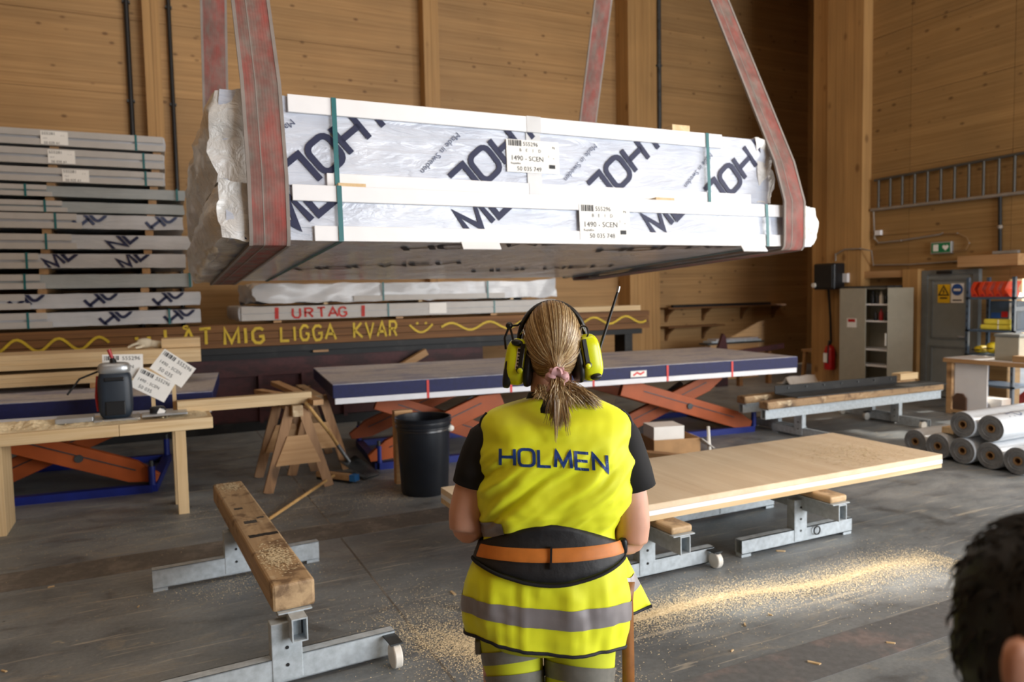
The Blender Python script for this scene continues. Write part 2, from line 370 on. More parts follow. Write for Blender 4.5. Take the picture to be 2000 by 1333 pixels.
def word(txt, h, w, gap=.3, sub=0, jit=0):
    vs, fs = [], []; x = 0
    for ch in txt:
        if ch == ' ': x += .8*h; continue
        for st in GL[ch]:
            a, b_ = ribbon2([(x+p[0]*h+random.uniform(-jit, jit)*h, p[1]*h+random.uniform(-jit, jit)*h) for p in st], w, sub)
            k = len(vs); vs += a; fs += [tuple(i+k for i in q) for q in b_]
        x += (GW[ch]+gap)*h
    return vs, fs, x
def place2(vs, fs, fn, ang=0, org=(0, 0), clip=None):
    """rotate and move flat lettering, clip it to a rectangle, map it to 3-D with fn(u, v)"""
    c, s_ = math.cos(ang), math.sin(ang)
    pts = [(org[0]+p[0]*c-p[1]*s_, org[1]+p[0]*s_+p[1]*c) for p in vs]
    if clip:
        bm = bmesh.new(); bv = [bm.verts.new((p[0], p[1], 0)) for p in pts]
        for q in fs:
            try: bm.faces.new([bv[i] for i in q])
            except ValueError: pass
        for co, no in (((clip[0], 0, 0), (-1, 0, 0)), ((clip[1], 0, 0), (1, 0, 0)), ((0, clip[2], 0), (0, -1, 0)), ((0, clip[3], 0), (0, 1, 0))):
            bmesh.ops.bisect_plane(bm, geom=bm.verts[:]+bm.edges[:]+bm.faces[:], plane_co=co, plane_no=no, clear_outer=True)
        bm.verts.index_update(); pts = [(v.co.x, v.co.y) for v in bm.verts]; fs = [tuple(v.index for v in f.verts) for f in bm.faces]; bm.free()
    return [fn(u, v) for u, v in pts], fs
def text2(body, size):
    c = bpy.data.curves.new('t', 'FONT'); c.body = body; c.size = size; c.resolution_u = 2
    o = bpy.data.objects.new('t', c); COL.objects.link(o); bpy.context.view_layer.update()
    dg = bpy.context.evaluated_depsgraph_get(); me = o.evaluated_get(dg).to_mesh()
    vs = [(v.co.x, v.co.y) for v in me.vertices]; fs = [tuple(p.vertices) for p in me.polygons]
    o.evaluated_get(dg).to_mesh_clear(); bpy.data.objects.remove(o); bpy.data.curves.remove(c)
    return vs, fs
# ================================================================== THE HALL
WBY, WRX = 12.3, 10.9
fl = MB().box(-7, 16, -7, WBY, -.2, 0).build('floor', 'concrete'); fl['kind'] = 'structure'
def floor_strip(lbl, x0, x1, y0, y1, mat):
    B('floor_strip', mat, fl, x0, x1, y0, y1, -.01, .0015)
floor_strip('', 0.3, 9, 2.31, 2.58, 'floor_strip_red')
floor_strip('', -7, 2.6, 5.30, 5.66, 'floor_strip_brown')
for x, y0, y1 in ((1.15, 2.58, 5.3), (4.9, -7, 2.31), (1.15, 5.66, 12.3), (5.0, 4.9, 12.3)):
    B('floor_joint', 'floor_strip_brown', fl, x-.006, x+.006, y0, y1, -.01, .001)
ce = MB().box(-7, 16, -7, WBY, 9, 9.2).build('ceiling', 'column_wood'); ce['kind'] = 'structure'
ROWS = [0, 1.05, 2.2, 3.55, 4.72, 5.78, 6.9, 8.0, 9.0]
def panels_x(parent, X0, X1, y0, y1, rows=ROWS, mat='wall_back'):
    for a, b_ in zip(rows, rows[1:]): B('wall_panel', mat, parent, X0+.004, X1-.004, y0, y1, a+.003, b_-.003)
def panels_y(parent, Y0, Y1, x0, x1, rows=ROWS, mat='wall_right'):
    for a, b_ in zip(rows, rows[1:]): B('wall_panel', mat, parent, x0, x1, Y0+.003, Y1-.003, a+.003, b_-.003)
wb = struct('wall_back')
B('backing', 'wall_back', wb, -7, 16.2, WBY+.02, WBY+.2, 0, 9)
xs = [-7, -3.4, .16, 4.4, 8.7, 13.4, 16.2]
for a, b_ in zip(xs, xs[1:]): panels_x(wb, a, b_, WBY, WBY+.03)
wr_ = struct('wall_right')
SLOT = (1.44, 1.92, 3.36, 4.34)
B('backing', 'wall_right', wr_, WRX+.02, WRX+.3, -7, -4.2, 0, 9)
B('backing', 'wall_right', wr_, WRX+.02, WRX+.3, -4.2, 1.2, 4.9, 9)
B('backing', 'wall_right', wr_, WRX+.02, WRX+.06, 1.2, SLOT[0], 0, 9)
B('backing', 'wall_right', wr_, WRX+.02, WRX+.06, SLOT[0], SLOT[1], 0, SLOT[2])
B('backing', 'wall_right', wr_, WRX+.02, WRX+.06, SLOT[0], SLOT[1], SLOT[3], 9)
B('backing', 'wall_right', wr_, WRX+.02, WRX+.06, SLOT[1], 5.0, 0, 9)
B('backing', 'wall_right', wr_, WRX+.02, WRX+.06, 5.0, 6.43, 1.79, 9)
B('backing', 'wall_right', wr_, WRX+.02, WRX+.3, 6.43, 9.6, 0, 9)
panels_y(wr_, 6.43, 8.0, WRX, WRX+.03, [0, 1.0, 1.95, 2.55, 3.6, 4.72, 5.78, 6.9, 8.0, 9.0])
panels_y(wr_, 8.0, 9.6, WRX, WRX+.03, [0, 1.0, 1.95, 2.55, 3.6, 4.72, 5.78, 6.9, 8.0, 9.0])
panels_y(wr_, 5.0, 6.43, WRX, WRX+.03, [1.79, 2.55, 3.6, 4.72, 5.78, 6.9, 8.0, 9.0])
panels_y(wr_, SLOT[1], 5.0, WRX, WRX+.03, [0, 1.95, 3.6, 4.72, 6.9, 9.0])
o = struct('wall_left'); panels_y(o, -7, 2, -7.2, -7); panels_y(o, 2, 12.3, -7.2, -7)
o = struct('wall_rear'); panels_x(o, -7, 3.9, -7.2, -7); panels_x(o, 10.5, 11.2, -7.2, -7); panels_x(o, 3.9, 10.5, -7.2, -7, [5.1, 7, 9])
# roller gates that let the daylight in (behind the camera)
g = struct('door_2')
for i in range(10): B('gate_section', 'white_paint', g, 3.9, 10.5, -7.12, -7.06, .02+i*.508, .5+i*.508)
g = struct('door_3')
for i in range(9): B('gate_section', 'white_paint', g, WRX+.1, WRX+.16, -4.2, 1.2, .02+i*.543, .54+i*.543)
# bay behind the side wall
o = struct('wall_bay_front'); panels_x(o, 11.2, 16.2, 9.6, 9.8, [0, 3, 6, 9], 'wall_back')
o = struct('wall_bay_right')
for (a, b_, c, d) in ((9.8, 11.25, 0, 9), (11.9, 12.3, 0, 9), (11.25, 11.9, 0, 2.2), (11.25, 11.9, 3.3, 9)):
    B('wall_panel', 'wall_right', o, 16, 16.05, a, b_, c, d)
# columns
def column(n, x0, x1, y0, y1, z1=9, laps=2, ax_='x'):
    o = struct('trim_%d' % n)
    for i in range(laps):
        if ax_ == 'x': B('lamination', 'column_wood', o, x0+(x1-x0)*i/laps+.002, x0+(x1-x0)*(i+1)/laps-.002, y0, y1, 0, z1)
        else: B('lamination', 'column_wood', o, x0, x1, y0+(y1-y0)*i/laps+.002, y0+(y1-y0)*(i+1)/laps-.002, 0, z1)
    return o
column(1, .06, .28, WBY-.22, WBY)
column(2, 4.28, 4.55, WBY-.24, WBY)
column(3, 8.25, 8.95, WBY-.42, WBY, laps=4)
column(4, 13.35, 13.62, WBY-.25, WBY)
column(5, 10.68, 11.2, 8.70, 9.42, laps=4, ax_='y')
column(6, 10.76, 11.2, 9.43, 9.80, laps=1)
column(7, 10.74, WRX, 7.72, 7.98, z1=1.98, laps=1)
# dark pipes on the back wall
for lbl, px, zb, r_, mt in (('black cable duct on the wall above the left pack stack', 256, 0.6, .035, 'black_plastic'),
                   ('thin black cable duct beside the slim wooden post', 338, 0.6, .03, 'black_plastic'),
                   ('grey downpipe beside the wide wooden column', 1288, 2.9, .04, 'dark_steel')):
    p = ay(px, 200, WBY-.45 if px > 1000 else WBY-.06)
    t = thing('wall_pipe', lbl, 'pipe', (p.x, p.y, zb))
    MB().tube([(p.x, p.y, zb), (p.x, p.y, 8.9)], r_, 8).build('pipe', mt, t, smooth=True)
    for zc in (3.2, 4.6, 6.0, 7.4): B('pipe_clip', 'dark_steel', t, p.x-r_*1.5, p.x+r_*1.5, p.y-r_*.4, p.y+r_+.04, zc, zc+.03)
# door, signs and door frame
d = struct('door_1')
B('door_leaf', 'door_grey', d, WRX-.06, WRX-.02, 6.90, 7.62, .02, 1.88)
for z0, z1 in ((.12, .78), (.92, 1.80)):
    MB().box(WRX-.075, WRX-.058, 6.97, 7.0, z0, z1).box(WRX-.075, WRX-.058, 7.53, 7.56, z0, z1).box(WRX-.075, WRX-.058, 6.97, 7.56, z0-.02, z0+.01).box(WRX-.075, WRX-.058, 6.97, 7.56, z1-.01, z1+.02).build('door_moulding', 'frame_grey', d)
MB().box(WRX-.08, WRX, 6.82, 6.9, 0, 1.95).box(WRX-.08, WRX, 7.62, 7.71, 0, 1.95).box(WRX-.08, WRX, 6.9, 7.62, 1.88, 1.95).build('door_frame', 'frame_grey', d)
MB().tube([(WRX-.06, 7.0, .95), (WRX-.11, 7.0, .95), (WRX-.11, 7.1, .95)], .009, 8).build('door_handle', 'chrome', d, smooth=True)
B('door_closer', 'black_plastic', d, WRX-.12, WRX-.07, 7.22, 7.44, 1.89, 1.94)
def signpost(name, lbl, px0, px1, py0, py1, X, mat):
    a, b_ = ax(px0, py0, X), ax(px1, py1, X)
    y0, y1, z0, z1 = min(a.y, b_.y), max(a.y, b_.y), min(a.z, b_.z), max(a.z, b_.z)
    t = thing(name, lbl, 'sign', (X, (y0+y1)/2, z0)); B('plate', mat, t, X-.004, X+.004, y0, y1, z0, z1)
    return t, y0, y1, z0, z1
def flatx(X, vs2, fs, oy, oz, s):   # flat shape on a wall facing -X: u grows to the right as seen, i.e. towards -Y
    return MB().add([(X, oy-p[0]*s, oz+p[1]*s) for p in vs2], fs)
t, y0, y1, z0, z1 = signpost('warning_sign', 'yellow warning sign with black triangle on the grey door', 1832, 1855, 556, 592, WRX-.066, 'sign_yellow')
w = y1-y0; cy = (y0+y1)/2
v2, f2 = ribbon2([(-.4, 0), (.4, 0), (0, .72), (-.4, 0)], .09); flatx(WRX-.072, v2, f2, cy, z0+.42*(z1-z0), w).build('triangle', 'ink', t)
v2, f2 = ribbon2([(.06, .5), (-.05, .3), (.05, .3), (-.04, .1)], .06); flatx(WRX-.072, v2, f2, cy, z0+.42*(z1-z0), w).build('bolt_symbol', 'ink', t)
v2, f2 = ribbon2([(-.3, .12), (.3, .12)], .12); flatx(WRX-.072, v2, f2, cy, z0+.05, w).build('text_line', 'ink', t)
t, y0, y1, z0, z1 = signpost('mandatory_sign', 'white sign with blue disc on the grey door', 1858, 1882, 554, 592, WRX-.066, 'paper_white')
w = y1-y0; cy = (y0+y1)/2
MB().add([(WRX-.072, cy+.45*w*math.cos(i*math.pi/12), z1-.48*w+.45*w*math.sin(i*math.pi/12)) for i in range(24)], [tuple(range(24))]).build('disc', 'sign_blue', t)
v2, f2 = ribbon2([(-.28, 0), (.28, 0)], .18); flatx(WRX-.075, v2, f2, cy, z1-.5*w, w).build('symbol', 'paper_white', t)
v2, f2 = ribbon2([(-.36, 0), (.36, 0)], .1); flatx(WRX-.072, v2, f2, cy, z0+.04, w).build('text_line', 'ink', t)
# wooden headers over cabinet and door
B('trim_8', 'timber_y', None, WRX-.14, WRX, 7.98, 8.72, 1.86, 1.97)['kind'] = 'structure'
B('trim_9', 'timber_y', None, WRX-.22, WRX, 6.2, 7.05, 1.98, 2.14)['kind'] = 'structure'
# heart-defibrillator sign lamp
a, b_ = ax(1817, 497, WRX-.06), ax(1858, 471, WRX-.06); y0, y1, z0, z1 = b_.y, a.y, a.z, b_.z
t = thing('emergency_sign', 'small green box sign with white heart above the grey door', 'sign', (WRX, (y0+y1)/2, z0))
B('housing', 'alu', t, WRX-.06, WRX, y0, y1, z0, z1, .008)
B('face', 'sign_green', t, WRX-.064, WRX-.058, y0+.02, y1-.02, z0+.02, z1-.02)
hp = [(0, -.5)]+[(.5*math.sin(s)**3*1.0, (13*math.cos(s)-5*math.cos(2*s)-2*math.cos(3*s)-math.cos(4*s))/32) for s in [math.pi-i*2*math.pi/24 for i in range(25)]]
hp = hp[1:25]; hs = .1
MB().add([(WRX-.068, y0+.085-p[0]*hs, (z0+z1)/2+p[1]*hs) for p in hp], [tuple(range(24))]).build('heart', 'paper_white', t)
MB().box(WRX-.068, WRX-.065, y1-.13, y1-.05, z0+.04, z1-.04).build('pictogram', 'paper_white', t)
# red arrow sign on the column
a, b_ = ax(1621, 489, 10.73), ax(1635, 463, 10.73)
t = thing('arrow_sign', 'white sign with red arrow on the column above the black box', 'sign', (10.74, a.y, a.z))
B('plate', 'paper_white', t, 10.735, 10.745, b_.y, a.y, a.z, b_.z); B('arrow', 'sign_red', t, 10.728, 10.736, b_.y+.04, a.y-.04, a.z+.03, b_.z-.03)
# yellow notice beside cabinet
B('notice', 'sign_yellow', None, 10.728, 10.736, 7.80, 7.93, 1.28, 1.62); tag(bpy.data.objects['notice'], 'yellow notice on the post between cabinet and door', 'sign')
# ladder-like cable tray on the wall
tl = thing('wall_ladder', 'grey metal ladder hung sideways on the right wall', 'ladder', (WRX, 7.4, 3.0))
za, zb_ = 3.47, 2.99
MB().tube([(WRX-.05, 8.60, za), (WRX-.05, 5.2, za+.06)], .022, 8).build('rail', 'ladder_alu', tl, smooth=True)
MB().tube([(WRX-.05, 8.66, zb_), (WRX-.05, 5.2, zb_-.02)], .026, 8).build('rail', 'conduit', tl, smooth=True)
for i in range(17):
    y = 8.52-i*.215; MB().tube([(WRX-.05, y, zb_), (WRX-.05, y, za+.01*i/4)], .02, 8).build('rung', 'ladder_alu', tl, smooth=True)
# conduits and cables
def pipe(name, lbl, cat, pts, r_, mat):
    t = thing(name, lbl, cat, pts[0]); MB().tube(pts, r_, 8).build('tube', mat, t, smooth=True)
    for p in pts[1:-1:2]: MB().ell(p, r_*1.5, r_*1.5, r_*1.5, 8, 6).build('clip', 'conduit', t, smooth=True)
    return t
X_ = WRX-.03
def wx(L): return [ax(a, b_, X_) for a, b_ in L]
t = pipe('conduit', 'grey electrical conduit bending below the wall ladder', 'conduit', wx([(1706, 412), (1708, 466), (1716, 475), (1760, 470), (1835, 458), (1842, 455)]), .014, 'conduit')
c_ = ax(1716, 455, X_); B('junction_box', 'white_paint', t, WRX-.06, WRX, c_.y-.05, c_.y+.05, c_.z-.04, c_.z+.04)
pipe('conduit', 'thin copper loop of cable behind the green heart sign', 'cable', wx([(1842, 456), (1870, 456), (1888, 464), (1893, 475), (1886, 488), (1860, 492)]), .009, 'core')
pipe('conduit', 'curved grey hose from the black box to the door lintel', 'conduit', [V((10.66, 9.2, 2.17))]+[ax(a, b_, 10.66) for a, b_ in [(1632, 497), (1650, 487)]]+[ax(a, b_, 10.66) for a, b_ in [(1680, 486), (1702, 490)]]+[ax(1706, 518, X_), ax(1775, 517, X_), ax(1935, 506, X_)], .012, 'conduit')
p = ax(1953, 384, X_); q = ax(1953, 503, X_)
pipe('wall_cable', 'thick black cable dropping from the ladder to the header board', 'cable', [p, p.lerp(q, .5), q], .025, 'black_rubber')
B('lamp_bar', 'alu', None, WRX-.1, WRX-.03, 6.28, 6.62, 2.15, 2.19); tag(bpy.data.objects['lamp_bar'], 'short grey lamp bar on the header board', 'lamp')
# black control box on the column
t = thing('control_box', 'black electric box on the wooden column with white knob', 'box', (10.6, 9.3, 1.66))
B('housing', 'black_plastic', t, 10.42, 10.68, 9.02, 9.46, 1.68, 2.13, .02); B('lid', 'black_rubber', t, 10.40, 10.425, 9.05, 9.43, 1.71, 2.10, .01)
MB().lathe([(.04, 0), (.04, .05)], 12, (10.37, 9.42, 1.76), 'x').build('knob', 'white_nylon', t, smooth=True)
B('socket', 'white_paint', t, 10.62, 10.69, 8.93, 9.02, 1.80, 1.95)
MB().tube([(10.55, 9.25, 1.68), (10.6, 9.25, 1.2), (10.62, 9.25, .75)], .02, 8).build('cable', 'black_rubber', t, smooth=True)
# fire extinguisher
t = thing('fire_extinguisher', 'red fire extinguisher hanging on the wooden column', 'extinguisher', (10.58, 9.24, .28))
MB().lathe([(.03, .0), (.09, .01), (.095, .05), (.095, .34), (.07, .41), (.03, .44)], 20, (10.58, 9.24, .28)).build('cylinder', 'extinguisher_red', t, smooth=True)
MB().lathe([(.028, .44), (.03, .5), (.02, .52)], 10, (10.58, 9.24, .28)).build('valve', 'black_plastic', t, smooth=True)
MB().tube([(10.58, 9.24, .76), (10.5, 9.2, .74), (10.48, 9.19, .6), (10.49, 9.2, .4)], .012, 8).build('hose', 'black_rubber', t, smooth=True)
B('label_plate', 'paper_white', t, 10.481, 10.486, 9.19, 9.29, .42, .58); B('bracket', 'dark_steel', t, 10.66, 10.68, 9.18, 9.3, .5, .6)
# cabinet
t = thing('metal_cabinet', 'grey metal cabinet with one door open beside the column', 'cabinet', (10.65, 8.25, 0))
cx0, cx1, cy0, cy1, cz = 10.44, 10.84, 7.98, 8.66, 1.70
MB().box(cx0, cx1, cy1-.02, cy1, .04, cz).box(cx0, cx1, cy0, cy0+.02, .04, cz).box(cx1-.02, cx1, cy0, cy1, .04, cz).box(cx0, cx1, cy0, cy1, cz-.02, cz).box(cx0, cx1, cy0, cy1, .04, .08).build('body', 'cabinet_grey', t)
d1 = B('door', 'cabinet_grey', t, cx0-.02, cx0-.002, 8.40, 8.90, .05, cz-.005)
y_ = 8.66
B('sticker', 'paper_white', d1, cx0-.024, cx0-.019, y_-.09, y_+.09, 1.05, 1.2); B('sticker', 'sign_red', d1, cx0-.026, cx0-.0235, y_-.07, y_+.07, 1.14, 1.19)
d2 = MB(Matrix.Translation((cx0-.01, cy0+.02, 0)) @ Matrix.Rotation(R(28), 4, 'Z')).box(-.008, .008, -.36, 0, .05, cz-.005).build('door', 'cabinet_grey', t)
MB().tube([(cx0-.04, cy0+.03, .78), (cx0-.04, cy0+.03, .98)], .012, 8).build('handle', 'white_nylon', d2, smooth=True)
for z_ in (.44, .70, 1.16, 1.43): B('shelf', 'board_white', t, cx0+.01, cx1-.02, cy0+.02, cy1-.02, z_-.012, z_+.012)
B('roof_tray', 'dark_steel', t, cx0-.02, cx1, cy0+.02, 8.85, cz, cz+.03)
for i, (y, z_, h, mt) in enumerate(((8.12, 1.442, .16, 'black_plastic'), (8.2, 1.442, .2, 'white_nylon'), (8.28, 1.442, .17, 'black_plastic'), (8.36, 1.442, .2, 'bucket_black'), (8.1, 1.172, .15, 'black_plastic'), (8.2, 1.172, .19, 'red_plastic'), (8.3, 1.172, .16, 'bucket_black'))):
    b_ = MB().lathe([(.03, 0), (.032, .02), (.032, h*.65), (.012, h*.8), (.014, h)], 12, (10.54, y, z_)).build('spray_bottle', mt, None, smooth=True)
    tag(b_, ('rightmost black bottle on the upper cabinet shelf', 'white spray bottle on the upper cabinet shelf', 'black bottle left of the white one on the upper cabinet shelf', 'leftmost dark bottle on the upper cabinet shelf', 'rightmost black bottle on the middle cabinet shelf', 'red bottle on the middle cabinet shelf', 'leftmost dark bottle on the middle cabinet shelf')[i], 'bottle', 'bottles in the cabinet, upper shelf' if z_ > 1.3 else 'bottles in the cabinet, middle shelf')
# wall shelves with brackets in the bay
for lbl, x0, x1, zt, brs in (('long dark upper wall shelf on wooden brackets', 9.25, 12.4, 1.37, (9.4, 10.35, 11.4, 12.3)), ('short lower wall shelf on wooden brackets', 9.25, 10.7, .99, (9.4, 10.35))):
    t = thing('wall_shelf', lbl, 'shelf', (x0, WBY-.2, zt)); B('board', 'dark_timber', t, x0, x1, WBY-.3, WBY-.01, zt-.03, zt)
    for bx in brs:
        MB().prism([(bx-.03, WBY-.01, zt-.03), (bx-.03, WBY-.27, zt-.03), (bx-.03, WBY-.22, zt-.07), (bx-.03, WBY-.08, zt-.16), (bx-.03, WBY-.01, zt-.3)], (.06, 0, 0)).build('bracket', 'dark_timber', t)
for lbl, x0, x1, z_ in (('dark steel bar lying on the upper wall shelf', 9.4, 12.0, 1.37),):
    tag(B('steel_bar', 'black_steel', None, x0, x1, WBY-.26, WBY-.18, z_, z_+.05), lbl, 'bar')
# stacked grey slats low at the wall
for i in range(3):
    tag(B('slat', ('dark_steel', 'grey_steel', 'blue_dusty')[i], None, 9.3+.1*i, 10.7-.08*i, 10.9, 11.15, .68+.035*i, .71+.035*i), ('lowest', 'middle', 'topmost')[i]+' slat of the small pile behind the long blue table', 'slat', 'slat pile in the bay')
tag(B('slat_support', 'timber_x', None, 9.4, 10.6, 10.95, 11.1, 0, .68), 'wooden support under the slat pile in the bay', 'support')
# dark red plough-like piece leaning behind the blue table
t = thing('steel_fin', 'dark red triangular steel fin standing behind the blue table', 'steel part', (10.2, 10.2, 0))
p0 = ay(1400, 690, 10.2); p1 = ay(1422, 690, 10.2); pt = ay(1413, 652, 10.2); p2 = ay(1418, 658, 10.2)
MB().prism([(p0.x, 10.2, 0), (p1.x, 10.2, 0), (p1.x, 10.2, p1.z), (p2.x, 10.2, p2.z), (pt.x, 10.2, pt.z), (p0.x, 10.2, p0.z)], (0, .06, 0)).build('fin', 'maroon_steel', t)
a, b_ = ay(1425, 690, 10.2), ay(1522, 675, 10.2)
t = thing('steel_bar', 'dark brown bar leaning in front of the sunlit wall', 'bar', (a.x, 10.2, 0))
MB().beam((a.x, 10.1, a.z), (b_.x, 10.1, b_.z), .04, .09).build('bar', 'maroon_steel', t); MB().box(a.x+.1, a.x+.18, 10.06, 10.14, 0, a.z).box(b_.x-.4, b_.x-.33, 10.06, 10.14, 0, b_.z-.08).build('stand', 'dark_timber', t)
# wooden stool near the extinguisher
t = thing('wooden_stool', 'small wooden stool behind the red extinguisher', 'stool', (11.45, 10.2, 0))
B('seat', 'timber_x', t, 11.15, 11.75, 10.05, 10.4, .50, .55)
for i, (x, y) in enumerate(((11.2, 10.1), (11.7, 10.1), (11.2, 10.35), (11.7, 10.35))): MB().beam((x+(x-11.45)*.2, y, 0), (x, y, .5), .06, .06).build('leg', 'timber_x', t)
a = az(1565, 728, 0)
bs = MB(); pts = []
for i in range(9):
    for j in range(7):
        pts.append((10.05+i*.11, 9.5+j*.075, .02+.05*max(0, noise.noise((i*.7, j*.8, 2)))+(.12 if j == 3 else 0)))
o = MB().add(pts, [(i*7+j, i*7+j+1, (i+1)*7+j+1, (i+1)*7+j) for i in range(8) for j in range(6)]).build('plastic_sheet', 'paper_white', None, smooth=True)
sm = o.modifiers.new('solid', 'SOLIDIFY'); sm.thickness = .004; tag(o, 'crumpled white plastic sheet on the floor near the stool', 'sheet')
# ================================================================== SUSPENDED PACKS
def softbox(x0, x1, y0, y1, z0, z1, nx, ny, nz, fn):
    """box surface as grids, every vertex passed through fn(p, n)"""
    m_ = MB()
    def grid(o, u, v, nu, nv):
        k = [fn(V(o)+V(u)*(i/nu)+V(v)*(j/nv)) for i in range(nu+1) for j in range(nv+1)]
        m_.add(k, [(i*(nv+1)+j, (i+1)*(nv+1)+j, (i+1)*(nv+1)+j+1, i*(nv+1)+j+1) for i in range(nu) for j in range(nv)])
    a, b_, c = (x1-x0, 0, 0), (0, y1-y0, 0), (0, 0, z1-z0)
    grid((x0, y0, z0), a, c, nx, nz); grid((x0, y1, z0), a, c, nx, nz); grid((x0, y0, z0), a, b_, nx, ny)
    grid((x0, y0, z1), a, b_, nx, ny); grid((x0, y0, z0), b_, c, ny, nz); grid((x1, y0, z0), b_, c, ny, nz)
    return m_
TILT = Matrix.Translation((0, 4.04, 2.045)) @ Matrix.Rotation(R(-3.0), 4, 'X')
def an(p, a, b_, c): return V((p.x*a, p.y*b_, p.z*c))
def crumple(x0, x1, y0, y1, z0, z1, amp, endamp, seed, bulge=.05, mt=None, reach=.3):
    cz, cy = (z0+z1)/2, (y0+y1)/2
    def fn(p):
        e = max(0, 1-min(p.x-x0, x1-p.x)/reach)
        n = noise.noise_vector(an(p, 5, 4, 9)+V((seed, seed*2, 0)))*(amp+endamp*e)+noise.noise_vector(p*16+V((seed*3, 1, 0)))*(endamp*.45*e)
        b = bulge*e*e*(1-((p.z-cz)/(z1-z0)*2)**2*.7)*(1-((p.y-cy)/(y1-y0)*2)**4*.5)
        q = p+n+V(((-b if p.x < (x0+x1)/2 else b), 0, 0))
        return mt @ q if mt else q
    return fn
def face_fn(dy): return lambda u, v: TILT @ V((u, dy, v))
def zl(z, dy=0): return (z-2.045+dy*math.tan(R(3)))    # world height -> pack height
def made_pack(lbl, x0, x1, y0, y1, z0, z1, seed, boards, bands, nb):
    t = thing('wrapped_panel_pack', lbl, 'pack', tuple(TILT @ V(((x0+x1)/2, y0, z0))))
    softbox(x0, x1, y0, y1, z0, z1, 60, 20, 8, crumple(x0, x1, y0, y1, z0, z1, .004, .012, seed, .03, TILT)).build('wrapping', 'pack_foil', t, smooth=60, weld=True)
    for a, b_ in ((x0-.03, x0+.26), (x1-.10, x1+.03)):
        g = .006
        f_ = crumple(a-.4 if a > 2 else a, b_ if a > 2 else b_+.4, y0, y1, z0, z1, .004, .03, seed+5, .07, TILT, .45)
        softbox(a, b_, y0-g, y1+g, z0-g, z1+g, 14, 26, 10, f_).build('end_wrap', 'end_foil', t, smooth=60, weld=True)
    for a, b_, c, d in boards:
        MB(TILT).box(a, b_, y0-.022, y0-.002, c, d).build('edge_board', 'board_white', t, bevel=.003)
    for bx in bands:
        w_ = .013; e = .026
        MB(TILT).box(bx-w_, bx+w_, y0-e-.003, y0-e, z0-.004, z1+.003).box(bx-w_, bx+w_, y1+.008, y1+.011, z0-.004, z1+.003).box(bx-w_, bx+w_, y0-e, y1+.01, z0-.008, z0-.005).box(bx-w_, bx+w_, y0-e, y1+.01, z1+.003, z1+.006).build('strap_band', 'band_green', t)
    return t
LO = dict(x0=.37, x1=4.42, y0=0, y1=2.9, z0=0, z1=.285)
UP = dict(x0=.37, x1=4.10, y0=.10, y1=2.92, z0=.31, z1=.785)
pk_lo = made_pack('lower white wrapped panel pack hanging in the red slings', **LO, seed=1.3,
    boards=[(.685, 4.16, .205, .290), (.79, 4.15, -.006, .075)], bands=[ay(664, 420, 4.03).x, ay(1497, 440, 4.03).x], nb=0)
pk_up = made_pack('upper taller white wrapped panel pack hanging in the red slings', **UP, seed=4.1,
    boards=[(.70, 3.68, .695, .790), (.89, 3.93, .306, .378)], bands=[ay(656, 270, 4.13).x, ay(1386, 330, 4.13).x], nb=0)
for x_, w_ in ((1.62, .24), (3.72, .22)):
    MB(TILT @ Matrix.Translation((x_, -.02, -.004)) @ Matrix.Rotation(R(-35), 4, 'X')).box(0, w_, -.006, .0, -.055, 0).build('edge_flap', 'board_white', pk_lo)
# big diagonal print, upper pack: reads from upper right to lower left
def pack_print(t, dy, txt, h, w_, org, ang, clip, mat='navy_print', font=False, gap=.26):
    if font: vs, fs = text2(txt, h)
    else: vs, fs, _ = word(txt, h, w_, gap)
    p, f_ = place2(vs, fs, face_fn(dy), ang, org, clip)
    if f_: MB().add(p, f_).build('lettering', mat, t)
cu_ = (.44, 4.05, .312, .784); au = R(180+41)
o0 = ay(637, 297, 4.14)
for k in range(-1, 4):
    cx_, cz_ = o0.x+.955*k, zl(o0.z)
    # word origin such that the O (second letter) is centred there
    off = V(((.8+.26)*.174+.42*.174, .5*.174)); c, s_ = math.cos(au), math.sin(au)
    ox, oz = cx_-(off.x*c-off.y*s_), cz_-(off.x*s_+off.y*c)
    if k >= 0: pack_print(pk_up, .093, 'HOLMEN', .174, .035, (ox, oz), au, cu_)
    # end of the word before, higher up the diagonal
    bk = 1.42*.174
    pack_print(pk_up, .093, 'N', .174, .035, (ox-bk*c, oz-bk*s_), au, cu_)
    s0 = ay(880+328*k, 272, 4.14) if k < 2 else None
    mx, mz = o0.x+.955*k+.78, zl(o0.z)+.178
    if k < 3: pack_print(pk_up, .093, 'Made in Sweden', .052, 0, (mx, mz), au+R(4), cu_, 'grey_print', True)
cl_ = (.44, 4.40, .0, .284); al = R(40)
for px in (585, 945, 1300):
    o1 = ay(px, 462, 4.03)
    pack_print(pk_lo, -.007, 'LMEN', .185, .036, (o1.x-.19, zl(o1.z)-.13), al, cl_)
# print on the underside
for x_, y_ in ((1.35, .22), (2.75, .25), (.95, 1.6), (2.5, 1.9)):
    vs, fs, _ = word('HOLMEN', .2, .04, .26); p, f_ = place2(vs, fs, lambda u, v: TILT @ V((u, v, -.007)), R(-24), (x_, y_), (.5, 4.3, .02, 2.8))
    MB().add(p, f_).build('lettering', 'ink', pk_lo)
# clear tape over the wrapping
for t, dy, x_, w_, a, b_ in ((pk_up, .072, 2.13, .10, .35, .79),):
    MB(TILT).box(x_, x_+w_, .094, .0955, .378, .695).box(x_, x_+w_, .076, .0775, .695, .792).box(x_, x_+w_, .076, .0775, .304, .378).build('tape', 'tape', t)
softs = MB(TILT)
